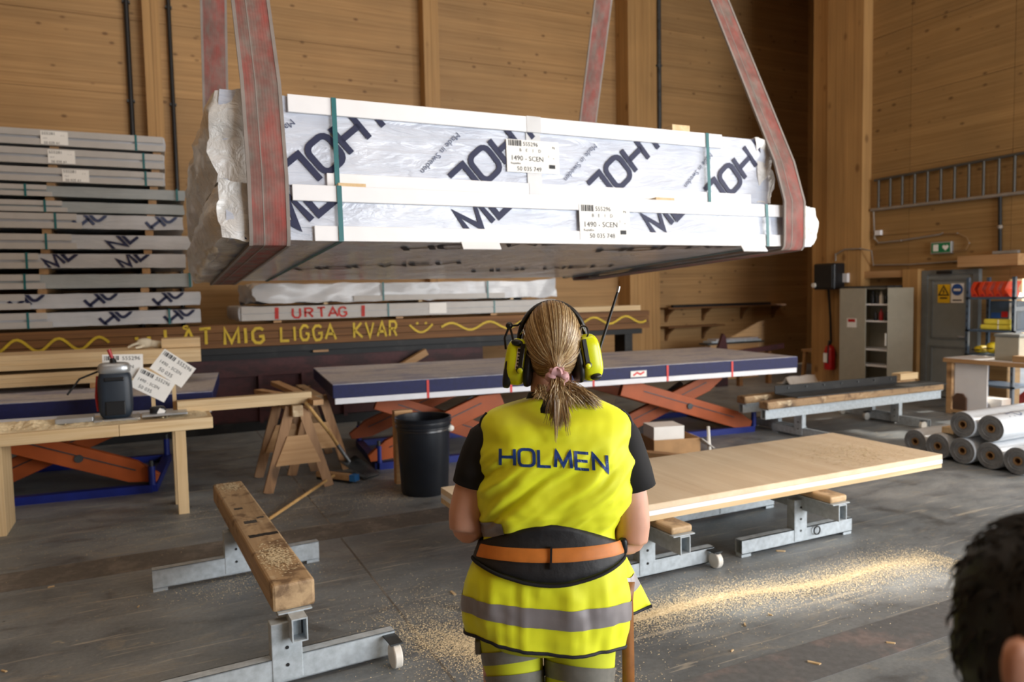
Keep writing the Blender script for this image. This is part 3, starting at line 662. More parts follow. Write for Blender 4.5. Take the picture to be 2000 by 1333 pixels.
# labels
def pack_label(t, dy, x0, z0, w_, h, num, idn):
    lb = MB(TILT).box(x0, x0+w_, dy-.001, dy, z0, z0+h).build('label_sheet', 'label_paper', t); dy -= .0025
    f_ = face_fn(dy); bar = MB()
    def tx(s, u, v, sz):
        vs, fs = text2(s, sz*1.35); p, q = place2(vs, fs, f_, 0, (x0+u*w_, z0+v*h)); MB().add(p, q).build('label_text', 'ink', lb)
    x = x0+.015
    random.seed(11)
    while x < x0+.27*w_:
        b_ = random.choice((.003, .005, .008)); bar.add([f_(x, z0+.80*h), f_(x+b_, z0+.80*h), f_(x+b_, z0+.98*h), f_(x, z0+.98*h)], [(0, 1, 2, 3)]); x += b_+random.choice((.003, .005))
    tx(num, .31, .82, .13*h); [tx(c_, .24+.12*i_, .64, .10*h) for i_, c_ in enumerate('BE1D')]; tx('1490 - SCEN', .07, .36, .16*h); tx('Replafilm', .07, .24, .07*h); tx(idn, .18, .05, .14*h); tx('P6', .87, .78, .08*h); tx('1:', .78, .5, .08*h); tx('=', .88, .44, .08*h)
    MB().add([f_(x0+.80*w_, z0+.16*h), f_(x0+.92*w_, z0+.16*h), f_(x0+.92*w_, z0+.28*h), f_(x0+.80*w_, z0+.28*h)], [(0, 1, 2, 3)]).build('data_block', 'ink', lb); bar.build('barcode', 'ink', lb)
pack_label(pk_up, .09, 1.99, zl(2.49), .365, .20, '555296', '50 035 749')
pack_label(pk_lo, -.0235, 2.42, zl(2.066), .375, .222, '555296', '50 035 748')
# bearers between and on the packs
for lbl, x_, z_ in (('left wooden bearer between the two hanging packs', .93, .287), ('right wooden bearer between the two hanging packs', 3.02, .287), ('wooden bearer lying on top of the upper hanging pack', 3.28, .793)):
    o = MB(TILT).box(x_, x_+.15, -.012 if z_ < .5 else .12, 2.8, z_+.004, z_+.022 if z_ < .5 else z_+.05).build('wooden_bearer', 'pale_y', None); tag(o, lbl, 'bearer')
# slings
HOOKY, HOOKZ = 5.95, 6.40
def sling(lbl, xc, w_, front_pts, lean=0):
    t = thing('lifting_sling', lbl, 'sling', (xc, HOOKY, HOOKZ))
    rb = lambda dy, dz: tuple((TILT @ V((xc, dy, dz)))[1:])
    path = [(HOOKY, HOOKZ)]+front_pts[::-1]+[rb(-.034, -.006), rb(-.02, -.022), rb(.05, -.024), rb(2.85, -.024), rb(2.93, -.02), rb(2.945, 0), rb(2.945, .30), rb(2.95, .80), (HOOKY+.02, HOOKZ)]
    # densify
    P = []
    for a, b_ in zip(path, path[1:]):
        n = max(1, int(math.dist(a, b_)/.12))
        for i in range(n): P.append((a[0]+(b_[0]-a[0])*i/n, a[1]+(b_[1]-a[1])*i/n))
    P.append(path[-1])
    def ribbon(xa, xb, th, inner=0.0, lo=0, hi=None):
        vs, fs = [], []; Q = P[lo:hi]; L = len(Q)
        for i, (y, z_) in enumerate(Q):
            a, b_ = Q[max(0, i-1)], Q[min(L-1, i+1)]; ty, tz = b_[0]-a[0], b_[1]-a[1]; l = math.hypot(ty, tz) or 1; ny, nz = tz/l, -ty/l
            # outward = away from the load centre
            cy, cz = 5.5, 3.2
            if (y-cy)*ny+(z_-cz)*nz < 0: ny, nz = -ny, -nz
            for x, k in ((xa, inner), (xb, inner), (xb, inner+th), (xa, inner+th)): vs.append((x, y+ny*k, z_+nz*k))
        for i in range(L-1):
            for k in range(4): fs.append((i*4+k, i*4+(k+1) % 4, (i+1)*4+(k+1) % 4, (i+1)*4+k))
        return MB().add(vs, fs)
    ribbon(xc-w_/2, xc+w_/2, .010).build('webbing', 'sling', t, smooth=35)
    ribbon(xc-w_/2-.004, xc-w_/2+.014, .014, -.001).build('edge_stitching', 'sling_edge', t, smooth=35)
    ribbon(xc+w_/2-.014, xc+w_/2+.004, .014, -.001).build('edge_stitching', 'sling_edge', t, smooth=35)
    ribbon(xc-.03, xc-.024, .0025, .009).build('centre_seam', 'sling_edge', t, smooth=35)
    return t
sling('worn red lifting sling around the left end of the hanging packs', .56, .195, [(4.0, 2.10), (4.0, 2.36), (4.115, 2.86)])
sling('worn red lifting sling around the right end of the hanging packs', 4.205, .20, [(4.0, 2.10), (4.0, 2.36), (4.10, 2.66)])
t = thing('lifting_beam', 'steel lifting beam above the hanging packs', 'lifting beam', (2.4, HOOKY, 6.35))
B('girder', 'hook_yellow', t, .3, 4.5, HOOKY-.06, HOOKY+.06, 6.42, 6.66, .01)
for x_ in (.56, 4.205): MB().tube([(x_-.14, HOOKY, 6.42), (x_-.14, HOOKY, 6.36), (x_+.14, HOOKY, 6.36), (x_+.14, HOOKY, 6.42)], .02, 8).build('shackle', 'chrome', t, smooth=True)
for x_ in (2.2, 2.6): MB().tube([(x_, HOOKY, 6.64), (2.4+(x_-2.4)*.4, HOOKY, 8.98)], .012, 6).build('wire_rope', 'rope', t, smooth=True)

# ================================================================== PACK RACK AT THE BACK WALL
FY = 10.1
ORD = ['topmost', 'second', 'third', 'fourth', 'fifth', 'sixth', 'seventh', 'eighth', 'ninth', 'tenth', 'lowest']
# right end px, y top/bottom there, end of white boards px (None = all along), bands px, print px, grey?
ST = [(320, 270, 297, None, (265,), (), 0, 80), (320, 304, 331, None, (280,), (), 0, 94), (320, 339, 364, None, (284,), (), 0, 122),
      (360, 373, 392, 92, (50, 345), (), 1, 0), (358, 401, 420, 122, (88,), (), 1, 0), (357, 424, 450, 150, (108,), ((165, 'HOL'), (305, 'HOL')), 0, 0),
      (375, 462, 488, 140, (90,), ((230, 'NL'),), 0, 0), (362, 497, 523, 75, (52,), ((105, 'ME'), (248, 'ME')), 0, 0), (374, 535, 560, 78, (48, 370), (), 1, 0),
      (391, 570, 596, 48, (), ((40, 'HOL'), (186, 'HOL'), (318, 'HO')), 0, 0), (391, 604, 630, 92, (54, 330), ((215, 'HO'), (340, 'HO')), 0, 0)]
prev = None
for i, (pe, yt, yb, pb, bands, prints, grey, lab) in enumerate(ST):
    a, b_ = ay(pe, yt, FY), ay(pe, yb, FY); xe, z0, z1 = a.x, b_.z, a.z
    words = 'board-edged grey pack' if pb is None else ('plain grey wrapped pack' if grey else 'printed grey wrapped pack')
    t = thing('wrapped_panel_pack', '%s, %s of the tall stack at the back wall' % (words, ORD[i]) if 0 < i < 10 else '%s of the tall stack at the back wall, %s' % (ORD[i], words), 'pack', (xe-1, FY, z0), 'packs in the tall stack')
    sd = i*3.7
    softbox(-3.2, xe, FY, FY+1.9, z0, z1, 40, 6, 4, crumple(-3.2, xe, FY, FY+1.9, z0, z1, .006 if not grey else .003, .008, sd, .01)).build('wrapping', 'stack_foil_grey' if grey else 'stack_foil', t, smooth=60, weld=True)
    xb = xe-.01 if pb is None else ay(pb, yt, FY).x
    h = z1-z0
    B('edge_board', 'shaded_stack_board', t, -3.2, xb, FY-.03, FY-.012, z1-h*.42, z1+.004); B('edge_board', 'shaded_stack_board', t, -3.2, xb+(0 if pb is None else .05), FY-.03, FY-.012, z0-.004, z0+h*.40)
    for px in bands:
        x_ = ay(px, yt, FY).x; MB().box(x_-.012, x_+.012, FY-.036, FY-.032, z0-.01, z1+.01).box(x_-.012, x_+.012, FY-.036, FY+1.9, z1+.008, z1+.012).build('strap_band', 'band_green', t)
    for px, s in prints:
        o1 = ay(px, yb, FY); vs, fs, _ = word(s, .17, .034, .26)
        p, f_ = place2(vs, fs, lambda u, v: V((u, FY-.011, v)), R(40), (o1.x, z0-.04), (-3, xe-.03, z0+.005, z1-.005))
        if f_: MB().add(p, f_).build('lettering', 'navy_print' if i > 5 else 'grey_print', t)
    if lab:
        x_ = ay(lab, yt, FY).x; l_ = B('label_sheet', 'label_paper', t, x_, x_+.27, FY-.038, FY-.033, z0+.005, z1-.01)
        for (s, u, v, sz) in (('555281', .01, .68, .035), ('- -', .2, .6, .03), ('50 035 61', .03, .06, .03), ('===', .02, .38, .02)):
            vs, fs = text2(s, sz*1.3); p, f_ = place2(vs, fs, lambda a_, b2: V((a_, FY-.0395, b2)), 0, (x_+u, z0+v*h)); MB().add(p, f_).build('label_text', 'ink', l_)
    if prev is not None:
        for j, px in enumerate((60, 262)):
            x_ = ay(px+(i*37) % 40, yt, FY).x
            o = B('wooden_bearer', 'timber_y', None, x_, x_+.09, FY+.03, FY+1.8, z1+.004, prev-.004)
            tag(o, 'wooden bearer under the %s pack of the tall stack, %s one' % (ORD[i-1], ('left', 'right')[j]), 'bearer', 'bearers in the tall stack')
    prev = z0
# timber with yellow writing
BT, BB = 1.405, 1.115
t = thing('timber_beam', 'long dark timber beam with yellow painted words and waves', 'beam', (2, FY, BB))
for j in range(3): B('board', 'dark_timber', t, -3.2, 7.36, FY-.04+.01*(j == 1), FY+.35, BB+j*(BT-BB)/3, BB+(j+1)*(BT-BB)/3-.006)
yl = MB()
def bx(px, dz=0): p = ay(px, 645, FY-.04); return p.x
def hand(txt, p0, p1, z0, h, w_, mb, yy, jit=.035):
    vs, fs, tot = word(txt, 1, w_/h, .34, 0, jit); x0, x1 = bx(p0), bx(p1); tot -= .34
    mb.add([V((x0+v[0]*(x1-x0)/tot, yy, z0+v[1]*h)) for v in vs], fs)
yy = FY-.046
random.seed(5)
hand('LAT', 322, 412, BB+.06, .19, .035, yl, yy); hand('MIG', 438, 514, BB+.045, .19, .035, yl, yy); hand('LIGGA', 548, 655, BB+.05, .19, .033, yl, yy); hand('KVAR', 692, 775, BB+.055, .20, .035, yl, yy)
a = (bx(352)+bx(374))/2; vs, fs = ribbon2([(a+.03*math.cos(i*math.pi/4), BB+.275+.02*math.sin(i*math.pi/4)) for i in range(9)], .016); yl.add([V((v[0], yy, v[1])) for v in vs], fs)
def curve_(pts, w_):
    vs, fs = ribbon2(pts, w_); yl.add([V((v[0], yy, v[1])) for v in vs], fs)
curve_([(bx(800)+(bx(845)-bx(800))*i/10, BB+.20-.11*math.sin(math.pi*i/10)) for i in range(11)], .028)
for p_ in (815, 832): curve_([(bx(p_)-.015, BB+.21), (bx(p_)+.015, BB+.225)], .03)
for p_ in (266, 290): curve_([(bx(p_)-.02, BB+.16), (bx(p_)+.02, BB+.165)], .035)
curve_([(bx(-60)+(bx(212)-bx(-60))*i/40, BB+.13+.07*math.sin(i*.52+1.2)) for i in range(41)], .03)
curve_([(bx(862)+(bx(1262)-bx(862))*i/60, BB+.15+.055*math.sin(i*.62)) for i in range(61)], .03)
yl.build('painted_writing', 'yellow_paint', t)
# pack with red URTAG
def midpack(lbl, x0, x1, z0, z1, seed, boards, bands, amp):
    t = thing('wrapped_panel_pack', lbl, 'pack', ((x0+x1)/2, FY, z0), 'packs behind the hanging load')
    softbox(x0, x1, FY+.02, FY+1.7, z0, z1, 50, 8, 4, crumple(x0, x1, FY, FY+1.7, z0, z1, amp, amp*2, seed, .03)).build('wrapping', 'stack_foil', t, smooth=60, weld=True)
    for a, b_, c, d in boards: B('edge_board', 'shaded_stack_board', t, a, b_, FY-.012, FY+.004, c, d)
    for x_ in bands: MB().box(x_-.012, x_+.012, FY-.018, FY-.014, z0, z1+.006).build('strap_band', 'band_green', t)
    return t
zb0, zt0 = 1.445, 1.622
xs0 = ay(468, 610, FY).x
t = midpack('white pack marked with red letters below the hanging load', xs0, 5.62, zb0, zt0, 2, [(xs0+.02, 5.6, zb0, zb0+.085), (xs0+.02, 5.6, zb0+.092, zt0)], [ay(758, 610, FY).x, ay(965, 610, FY).x], .006)
rd = MB(); random.seed(9)
for px in (542, 711): x_ = bx(px); vs, fs = ribbon2([(x_, zb0+.01), (x_+.005, zt0-.015)], .05); rd.add([V((v[0], FY-.016, v[1])) for v in vs], fs)
for ch, px in zip('URTAG', (574, 598, 622, 644, 664)):
    vs, fs, _ = word(ch, 1, .2, 0, 0, .03); x_ = bx(px); rd.add([V((x_+v[0]*.15, FY-.016, zb0+.025+v[1]*.12)) for v in vs], fs)
rd.build('red_writing', 'red_spray', t)
x_ = ay(838, 610, FY).x; B('label_sheet', 'label_paper', t, x_, x_+.26, FY-.018, FY-.013, zb0+.02, zt0-.005)
B('timber_board', 'pale_x', None, 5.7, 7.2, FY-.02, FY+.3, BT+.003, BT+.085); tag(bpy.data.objects['timber_board'], 'pale timber board on the right end of the painted beam', 'board')
xa, xb = ay(545, 570, FY).x, ay(1085, 570, FY).x
t = midpack('crumpled grey wrapped pack lying on the red-lettered pack', xa-.3, xb, 1.665, 1.915, 6, [(ay(690, 570, FY).x, ay(985, 570, FY).x, 1.665, 1.74)], [ay(748, 570, FY).x, ay(952, 570, FY).x], .022)
for j, px in enumerate((634, 820, 1000)):
    x_ = ay(px, 592, FY).x; tag(B('wooden_bearer', 'pale_y', None, x_, x_+.05, FY+.05, FY+1.6, zt0+.012, 1.66), ('left', 'middle', 'right')[j]+' small bearer on the red-lettered pack', 'bearer', 'bearers on the red-lettered pack')
for j, px in enumerate((535, 775, 960)):
    x_ = ay(px, 630, FY).x; tag(B('wooden_bearer', 'timber_y', None, x_, x_+.1, FY+.02, FY+1.6, BT+.002, zb0-.008), ('left', 'middle', 'right')[j]+' bearer between the painted beam and the red-lettered pack', 'bearer', 'bearers on the painted beam')
# steel supports under the beam
t = thing('steel_support', 'black steel rails carrying the painted timber beam', 'support', (1, FY, .95))
B('rail', 'black_steel', t, -3.2, 7.2, FY-.06, FY+.4, 1.03, 1.11); B('rail', 'black_steel', t, -3.2, 5.1, FY+.02, FY+.4, .95, 1.02)
B('spacer', 'timber_x', t, bx(610), bx(640), FY-.05, FY+.1, 1.0, 1.03)
for x_ in (6.9, 5.6): B('post', 'black_steel', t, x_, x_+.15, FY, FY+.3, 0, 1.03)
t = thing('steel_plinth', 'large dark red steel base under the black rails', 'steel base', (0, FY+.1, 0))
B('girder', 'maroon_steel', t, -3.2, 4.4, FY+.05, FY+.5, .72, .95); B('girder', 'maroon_steel', t, -3.2, 3.1, FY+.12, FY+.5, .12, .72)
for x_ in (-2.2, -1.1, .1, 1.2, 1.75, 2.3): B('rib', 'maroon_steel', t, x_, x_+.05, FY+.04, FY+.14, .1, .74)
B('foot', 'black_steel', t, -3.2, 3.4, FY+.05, FY+.9, 0, .12)
MB().prism([(3.1, FY+.12, .12), (3.4, FY+.12, .12), (4.3, FY+.12, .72), (3.1, FY+.12, .72)], (0, .3, 0)).build('gusset', 'maroon_steel', t)
a = ay(790, 695, 9.9); tag(MB().beam((a.x-.25, 10.0, .62), (a.x+.35, 10.0, .93), .1, .09).build('timber_offcut', 'timber_x'), 'slanted timber offcut beside the dark red steel base', 'offcut')
# ================================================================== LIFT TABLES
def rotm(x, y, deg): return Matrix.Translation((x, y, 0)) @ Matrix.Rotation(R(deg), 4, 'Z')
def lift_table(lbl, x, y, yaw, x0, x1, dep, zt, marks, sc, base):
    t = thing('lift_table', lbl, 'lift table', (x, y, 0), 'blue lift tables'); Mx = rotm(x, y, yaw)
    MB(Mx).box(x0, x1, 0, dep, zt-.135, zt-.006).build('platform', 'blue_paint', t, bevel=.006)
    MB(Mx).box(x0+.004, x1-.004, .004, dep-.004, zt-.006, zt).build('deck_plate', 'blue_dusty', t)
    MB(Mx).box(x0+.02, x1-.02, -.004, .03, zt-.19, zt-.135).build('skirt', 'white_paint', t)
    for u in marks: MB(Mx).box(u-.012, u+.012, -.007, .0, zt-.19, zt-.01).build('red_mark', 'red_paint', t)
    for (ua, za, ub, zb_, v) in sc:
        d = V((ub-ua, 0, zb_-za)).normalized(); n = V((-d.z, 0, d.x)); a, b_ = V((ua, v, za)), V((ub, v, zb_)); w_ = .10
        if n.z < 0: n = -n
        poly = [a-n*w_, a+d*.1-n*w_*1.0, b_-d*.22-n*w_, b_-n*w_*.35, b_+n*w_*.35, b_-d*.22+n*w_, a+d*.22+n*w_, a+n*w_*.3]
        arm = MB(Mx).prism(poly, (0, .07, 0)).build('scissor_arm', 'orange_paint', t, bevel=.005)
        c = (a+b_)/2; MB(Mx).lathe([(.035, -.02), (.035, .09)], 14, c, 'y').build('pivot', 'dark_steel', arm, smooth=True)
        l0, l1 = a.lerp(b_, .15)+n*.02, a.lerp(b_, .85)+n*.02
        MB(Mx).beam(l0+V((0, -.004, 0)), l1+V((0, -.004, 0)), .01, .006, V((0, 1, 0))).build('fold_line', 'dark_steel', arm)
    bx0, bx1, by0, by1 = base
    for v in (by0, by1): MB(Mx).box(bx0, bx1, v-.04, v+.04, .0, .07).build('base_rail', 'blue_base', t)
    for u in (bx0, bx1):
        MB(Mx).box(u-.04, u+.04, by0, by1, .0, .07).build('base_rail', 'blue_base', t)
        for v in (by0, by1):
            MB(Mx).lathe([(.03, .07), (.03, .24)], 10, (u, v-.02, 0)).build('stop_post', 'blue_base', t, smooth=True)
            MB(Mx).lathe([(.018, .24), (.018, .29)], 8, (u, v-.02, 0)).build('stop_bolt', 'dark_steel', t, smooth=True)
    for u in (bx0+.9, bx1-.9):
        MB(Mx).tube([(u-.4, .8, .12), (u+.3, .8, .55)], [.06, .045], 12).build('hydraulic_cylinder', 'grey_steel', t, smooth=True)
    return t
Mx = rotm(1.51, 7.10, -5.3); Mi = Mx.inverted()
LTZ = .90
mk = [(Mi @ az(px, py, LTZ)).x for px, py in ((838, 742), (1005, 733), (1163, 722), (1308, 713), (1433, 705))]
rt = lift_table('long blue lift table on orange scissor arms behind the worker', 1.51, 7.10, -5.3, 0, 5.52, 1.84, LTZ, mk,
    [(3.2, .66, 4.95, .10, .14), (3.3, .12, 4.75, .66, .45), (1.75, .66, .35, .12, .14), (.5, .66, 1.9, .12, .45), (3.2, .66, 4.95, .10, 1.4), (1.75, .66, .35, .12, 1.4)], (.45, 5.0, .18, 1.45))
MB(Mx).box(3.22, 3.42, -.008, -.002, LTZ-.12, LTZ-.05).build('warning_plate', 'paper_white', rt)
v2, f2 = ribbon2([(3.25, LTZ-.10), (3.3, LTZ-.07), (3.34, LTZ-.09), (3.39, LTZ-.065)], .02); MB(Mx).add([(p[0], -.0095, p[1]) for p in v2], f2).build('plate_symbol', 'red_paint', rt)
lift_table('blue lift table behind the work table carrying timber panels', .46, 7.27, -6, -4.2, 0, 1.8, LTZ, [], 
    [(-3.4, .12, -2.2, .66, .2), (-1.75, .60, -.50, .12, .12), (-.85, .60, -2.0, .12, .45)], (-3.9, -.55, .12, 1.5))
# panels on the left lift table
P1 = rotm(.42, 8.15, -2.5)
def layered(name, lbl, cat, Mx, x0, x1, y0, y1, z0, z1, mat, group=None, n=3):
    t = thing(name, lbl, cat, tuple(Mx @ V(((x0+x1)/2, y0, z0))), group)
    for i in range(n): MB(Mx).box(x0, x1, y0+(.004 if i % 2 else 0), y1, z0+(z1-z0)*i/n, z0+(z1-z0)*(i+1)/n-.001).build('layer', mat, t)
    return t
layered('laminated_slab', 'lower pale timber panel lying on the left blue lift table', 'panel', P1, -3.6, -.30, 0, .6, .955, 1.075, 'pale_x', 'panels on the left lift table')
layered('laminated_slab', 'upper pale timber panel lying on the left blue lift table', 'panel', P1, -3.6, 0, 0, .6, 1.11, 1.25, 'pale_x', 'panels on the left lift table')
layered('timber_offcut', 'short pale offcut lying on the upper timber panel', 'offcut', P1, -.36, 0, .12, .42, 1.253, 1.345, 'pale_x', None, 2)
for i, (u, z0, z1) in enumerate(((-1.0, .903, .953), (-2.6, .903, .953), (-.7, 1.078, 1.108), (-2.4, 1.078, 1.108))):
    o = MB(P1).box(u, u+.12, .02, .55, z0, z1).build('wooden_bearer', 'timber_y'); tag(o, ('right bearer under the lower timber panel', 'left bearer under the lower timber panel', 'right bearer between the two timber panels', 'left bearer between the two timber panels')[i], 'bearer', 'bearers under the timber panels')
# glove
gm = MB(P1); gm.ell((-.52, .25, 1.305), .075, .05, .05, 14, 10, .8); gm.tube([(-.46, .25, 1.30), (-.40, .26, 1.285), (-.33, .27, 1.28)], [.035, .04, .03], 10)
for i in range(4): gm.tube([(-.57, .22+.02*i, 1.31), (-.63, .21+.025*i, 1.29), (-.67, .2+.03*i, 1.268)], [.014, .013, .011], 8)
gm.tube([(-.53, .21, 1.28), (-.56, .16, 1.27), (-.60, .13, 1.266)], [.015, .014, .011], 8)
tag(gm.build('work_glove', 'glove', None, smooth=True), 'pale crumpled work glove on the upper timber panel', 'glove')

# ================================================================== WORK TABLE ON THE LEFT
t = thing('work_table', 'pale timber work table covered in sawdust at the left', 'table', (-1, 6.75, 0))
B('table_top', 'pale_x', t, -3.2, -.28, 6.49, 7.03, .69, .78, .004); B('table_top', 'pale_x', t, -.277, .40, 6.49, 7.03, .69, .78, .004)
for x0, x1, y0, y1 in ((.115, .195, 6.53, 6.64), (.10, .18, 6.86, 6.97), (-1.14, -1.06, 6.58, 6.98), (-3.0, -2.9, 6.58, 6.98)): B('leg', 'pale_z', t, x0, x1, y0, y1, 0, .69, .003)
def mound(name, lbl, fx, x0, x1, y0, y1, z0, hgt, nx, ny, seed, mat='sawdust', chips=0, kind='stuff'):
    vs = []; m_ = MB()
    for i in range(nx+1):
        for j in range(ny+1):
            u, v = i/nx, j/ny; x, y = x0+(x1-x0)*u, y0+(y1-y0)*v
            e = min(1, 4*min(u, 1-u))*min(1, 4*min(v, 1-v))
            h = e*hgt*max(0, .55+.9*noise.noise((x*5, y*7, seed))+.35*noise.noise((x*19, y*19, seed))) - .003
            vs.append((x, y, z0+h))
    m_.add(vs, [(i*(ny+1)+j, (i+1)*(ny+1)+j, (i+1)*(ny+1)+j+1, i*(ny+1)+j+1) for i in range(nx) for j in range(ny)])
    for k in range(chips):
        u, v = random.random(), random.random(); x, y = x0+(x1-x0)*u, y0+(y1-y0)*v; c = V((x, y, z0+hgt*.3*random.random()+.004)); s = random.uniform(.003, .009)
        q = [c+V((random.uniform(-s, s), random.uniform(-s, s), random.uniform(0, s))) for _ in range(4)]; m_.add(q, [(0, 1, 2), (0, 2, 3), (0, 3, 1), (1, 3, 2)])
    o = m_.build(name, mat); tag(o, lbl, 'sawdust', None, kind); return o
random.seed(3)
mound('sawdust_pile', 'sawdust heaped on the left end of the pale work table', 0, -1.6, -.12, 6.53, 6.98, .781, .055, 60, 24, 3, chips=900)
mound('sawdust_pile', 'thin sawdust at the right end of the work table', 0, .0, .38, 6.53, 6.95, .781, .02, 24, 20, 8, chips=200)
# plunge router / mortiser
rx, ry, rz = -.30, 6.76, .785
t = thing('router_machine', 'dark blue power router standing on the sawdusty work table', 'power tool', (rx, ry, rz))
MB().box(rx-.16, rx+.17, ry-.12, ry+.12, rz, rz+.02).build('base_plate', 'alu', t, bevel=.006)
MB().box(rx-.42, rx-.16, ry-.10, ry+.08, rz+.01, rz+.05).build('chip_guide', 'alu', t, bevel=.006)
MB().ell((rx, ry, rz+.21), .125, .10, .20, 28, 16, .45).build('motor_housing', 'router_body', t, smooth=True)
MB().ell((rx+.0, ry, rz+.415), .118, .095, .05, 28, 12, .55).build('top_cap', 'alu', t, smooth=True)
MB().box(rx-.07, rx+.07, ry-.108, ry-.09, rz+.05, rz+.16).build('front_cover', 'black_plastic', t, bevel=.006)
MB().box(rx-.07, rx+.07, ry-.108, ry-.09, rz+.32, rz+.35).build('vent_slot', 'black_plastic', t, bevel=.006)
MB().tube([(rx+.0, ry-.03, rz+.45), (rx-.01, ry-.03, rz+.50)], [.03, .018], 12).build('lever_hub', 'black_plastic', t, smooth=True)
MB().tube([(rx-.01, ry-.03, rz+.50), (rx-.03, ry-.03, rz+.57)], [.012, .016], 10).build('lever', 'red_plastic', t, smooth=True)
MB().tube([(rx-.12, ry, rz+.36), (rx-.135, ry-.01, rz+.2), (rx-.125, ry-.02, rz+.08)], .012, 8).build('side_handle', 'red_plastic', t, smooth=True)
MB().tube([(rx-.1, ry+.05, rz+.40), (rx-.25, ry+.06, rz+.34), (rx-.34, ry+.05, rz+.22)], .008, 8).build('power_cord', 'black_rubber', t, smooth=True)
t = thing('tape_measure', 'black pocket tool with white face beside the router', 'tool', (.02, 6.72, .785))
MB().ell((.0, 6.72, .83), .06, .035, .045, 18, 10, .55).build('case', 'black_plastic', t, smooth=True); MB(Matrix.Translation((.02, 6.683, .83)) @ Matrix.Rotation(R(30), 4, 'Y')).box(-.02, .03, -.004, 0, -.02, .025).build('face', 'paper_white', t)
B('clamp_plate', 'alu', None, -.12, .22, 6.62, 6.80, .8015, .82, .006); tag(bpy.data.objects['clamp_plate'], 'flat aluminium guide plate lying beside the router', 'plate')
# printed cards on little stakes
def card(lbl, px, py, w_, h, ang, yy):
    c = ay(px, py, yy); t = thing('label_card', lbl, 'card', (c.x, yy, .78), 'label cards behind the router')
    Mx = Matrix.Translation(c) @ Matrix.Rotation(R(ang), 4, 'Y')
    MB(Mx).box(-w_/2, w_/2, -.003, 0, -h/2, h/2).build('card', 'paper_white', t)
    f_ = lambda u, v: Mx @ V((u, -.0045, v))
    for i in range(9): MB(Mx).box(-.45*w_+i*.012, -.45*w_+i*.012+.004+.003*(i % 3), -.0045, -.003, .26*h, .44*h).build('bar', 'ink', t)
    for s, u, v, sz in (('555296', -.02, .26, .035), ('1490 - SCEN', -.42, -.08, .03), ('50 035', -.3, -.38, .035)):
        vs, fs = text2(s, sz*h/.2*1.3); p, q = place2(vs, fs, f_, 0, (u*w_, v*h)); MB().add(p, q).build('card_text', 'ink', t)
    MB().beam((c.x, yy+.02, .781), (c.x, yy+.012, c.z+.02), .03, .012, V((0, 1, 0))).build('stake', 'pale_z', t)
card('white printed card tilted, upper right of the router', 338, 720, .30, .20, 38, 6.96)
card('white printed card tilted, just right of the router', 298, 752, .30, .18, 32, 6.90)
card('white card standing behind the router top', 240, 716, .30, .20, 2, 6.95)
# plank from table to sawhorse
layered('timber_plank', 'pale plank bridging the work table and the sawhorses', 'plank', Matrix.Identity(4), .15, 1.26, 6.82, 6.92, .785, .885, 'pale_x', None, 2)
# sawhorses
def sawhorse(lbl, xc, y0, y1, zr):
    t = thing('sawhorse', lbl, 'sawhorse', (xc, (y0+y1)/2, 0), 'sawhorses by the bucket')
    B('ridge_beam', 'old_timber_y', t, xc-.045, xc+.045, y0-.1, y1+.1, zr-.10, zr, .004)
    for y in (y0, y1):
        for s in (-1, 1): MB().beam((xc+s*.27, y, -.0), (xc+s*.05, y, zr-.02), .085, .04, V((0, 1, 0))).build('leg', 'saw_wood', t)
        a = .40
        MB().prism([(xc-.20, y-.034, .24), (xc+.20, y-.034, .24), (xc+.09, y-.034, .50), (xc-.09, y-.034, .50)], (0, .012, 0)).build('gusset', 'timber_x', t)
    return t
sawhorse('old wooden sawhorse nearest the bucket, front one', 1.12, 6.84, 7.50, .78)
sawhorse('old wooden sawhorse behind the front one', 1.42, 7.42, 8.25, .78)
for lbl, p, q in (('pale plank lying across both sawhorses', (537, 750), (622, 788)), ('short board on the front sawhorse', (505, 765), (560, 775))):
    a, b_ = az(*p, .80), az(*q, .80); a.z = b_.z = .808 if 'across' in lbl else .80
    tag(MB().beam(a, b_, .09, .045).build('timber_plank', 'timber_y'), lbl, 'plank')
# broom
t = thing('broom', 'broom lying on the floor beside the sawhorse', 'broom', (1.2, 6.6, 0))
MB().tube([(.73, 5.96, .018), (1.49, 7.0, .06)], .014, 10).build('handle', 'broom_wood', t, smooth=True)
MB().beam((1.36, 7.16, .05), (1.60, 6.84, .05), .07, .05).build('head', 'timber_y', t); MB().beam((1.60, 6.84, .05), (1.64, 6.79, .05), .07, .06).build('head_end', 'blue_plastic', t)
MB().beam((1.36, 7.16, .014), (1.60, 6.84, .014), .06, .026).build('bristles', 'black_rubber', t)
t = thing('shovel', 'long-handled shovel leaning on the front sawhorse', 'shovel', (1.7, 7.1, 0))
MB().tube([(1.19, 6.72, .80), (1.48, 7.1, .42), (1.66, 7.28, .14)], [.016, .017, .018], 10).build('handle', 'broom_wood', t, smooth=True)
MB().tube([(1.55, 7.17, .31), (1.68, 7.26, .11)], .021, 10).build('ferrule', 'chrome', t, smooth=True)
vs = []
for i in range(7):
    for j in range(5):
        u, v = i/6, (j-2)/2; vs.append((1.66+.16*u+.10*v, 7.28-.36*u+.07*v, .12-.10*u+.025*v*v*(1-u)))
MB().add(vs, [(i*5+j, (i+1)*5+j, (i+1)*5+j+1, i*5+j+1) for i in range(6) for j in range(4)]).build('blade', 'dark_steel', t, smooth=True).modifiers.new('s', 'SOLIDIFY').thickness = .004
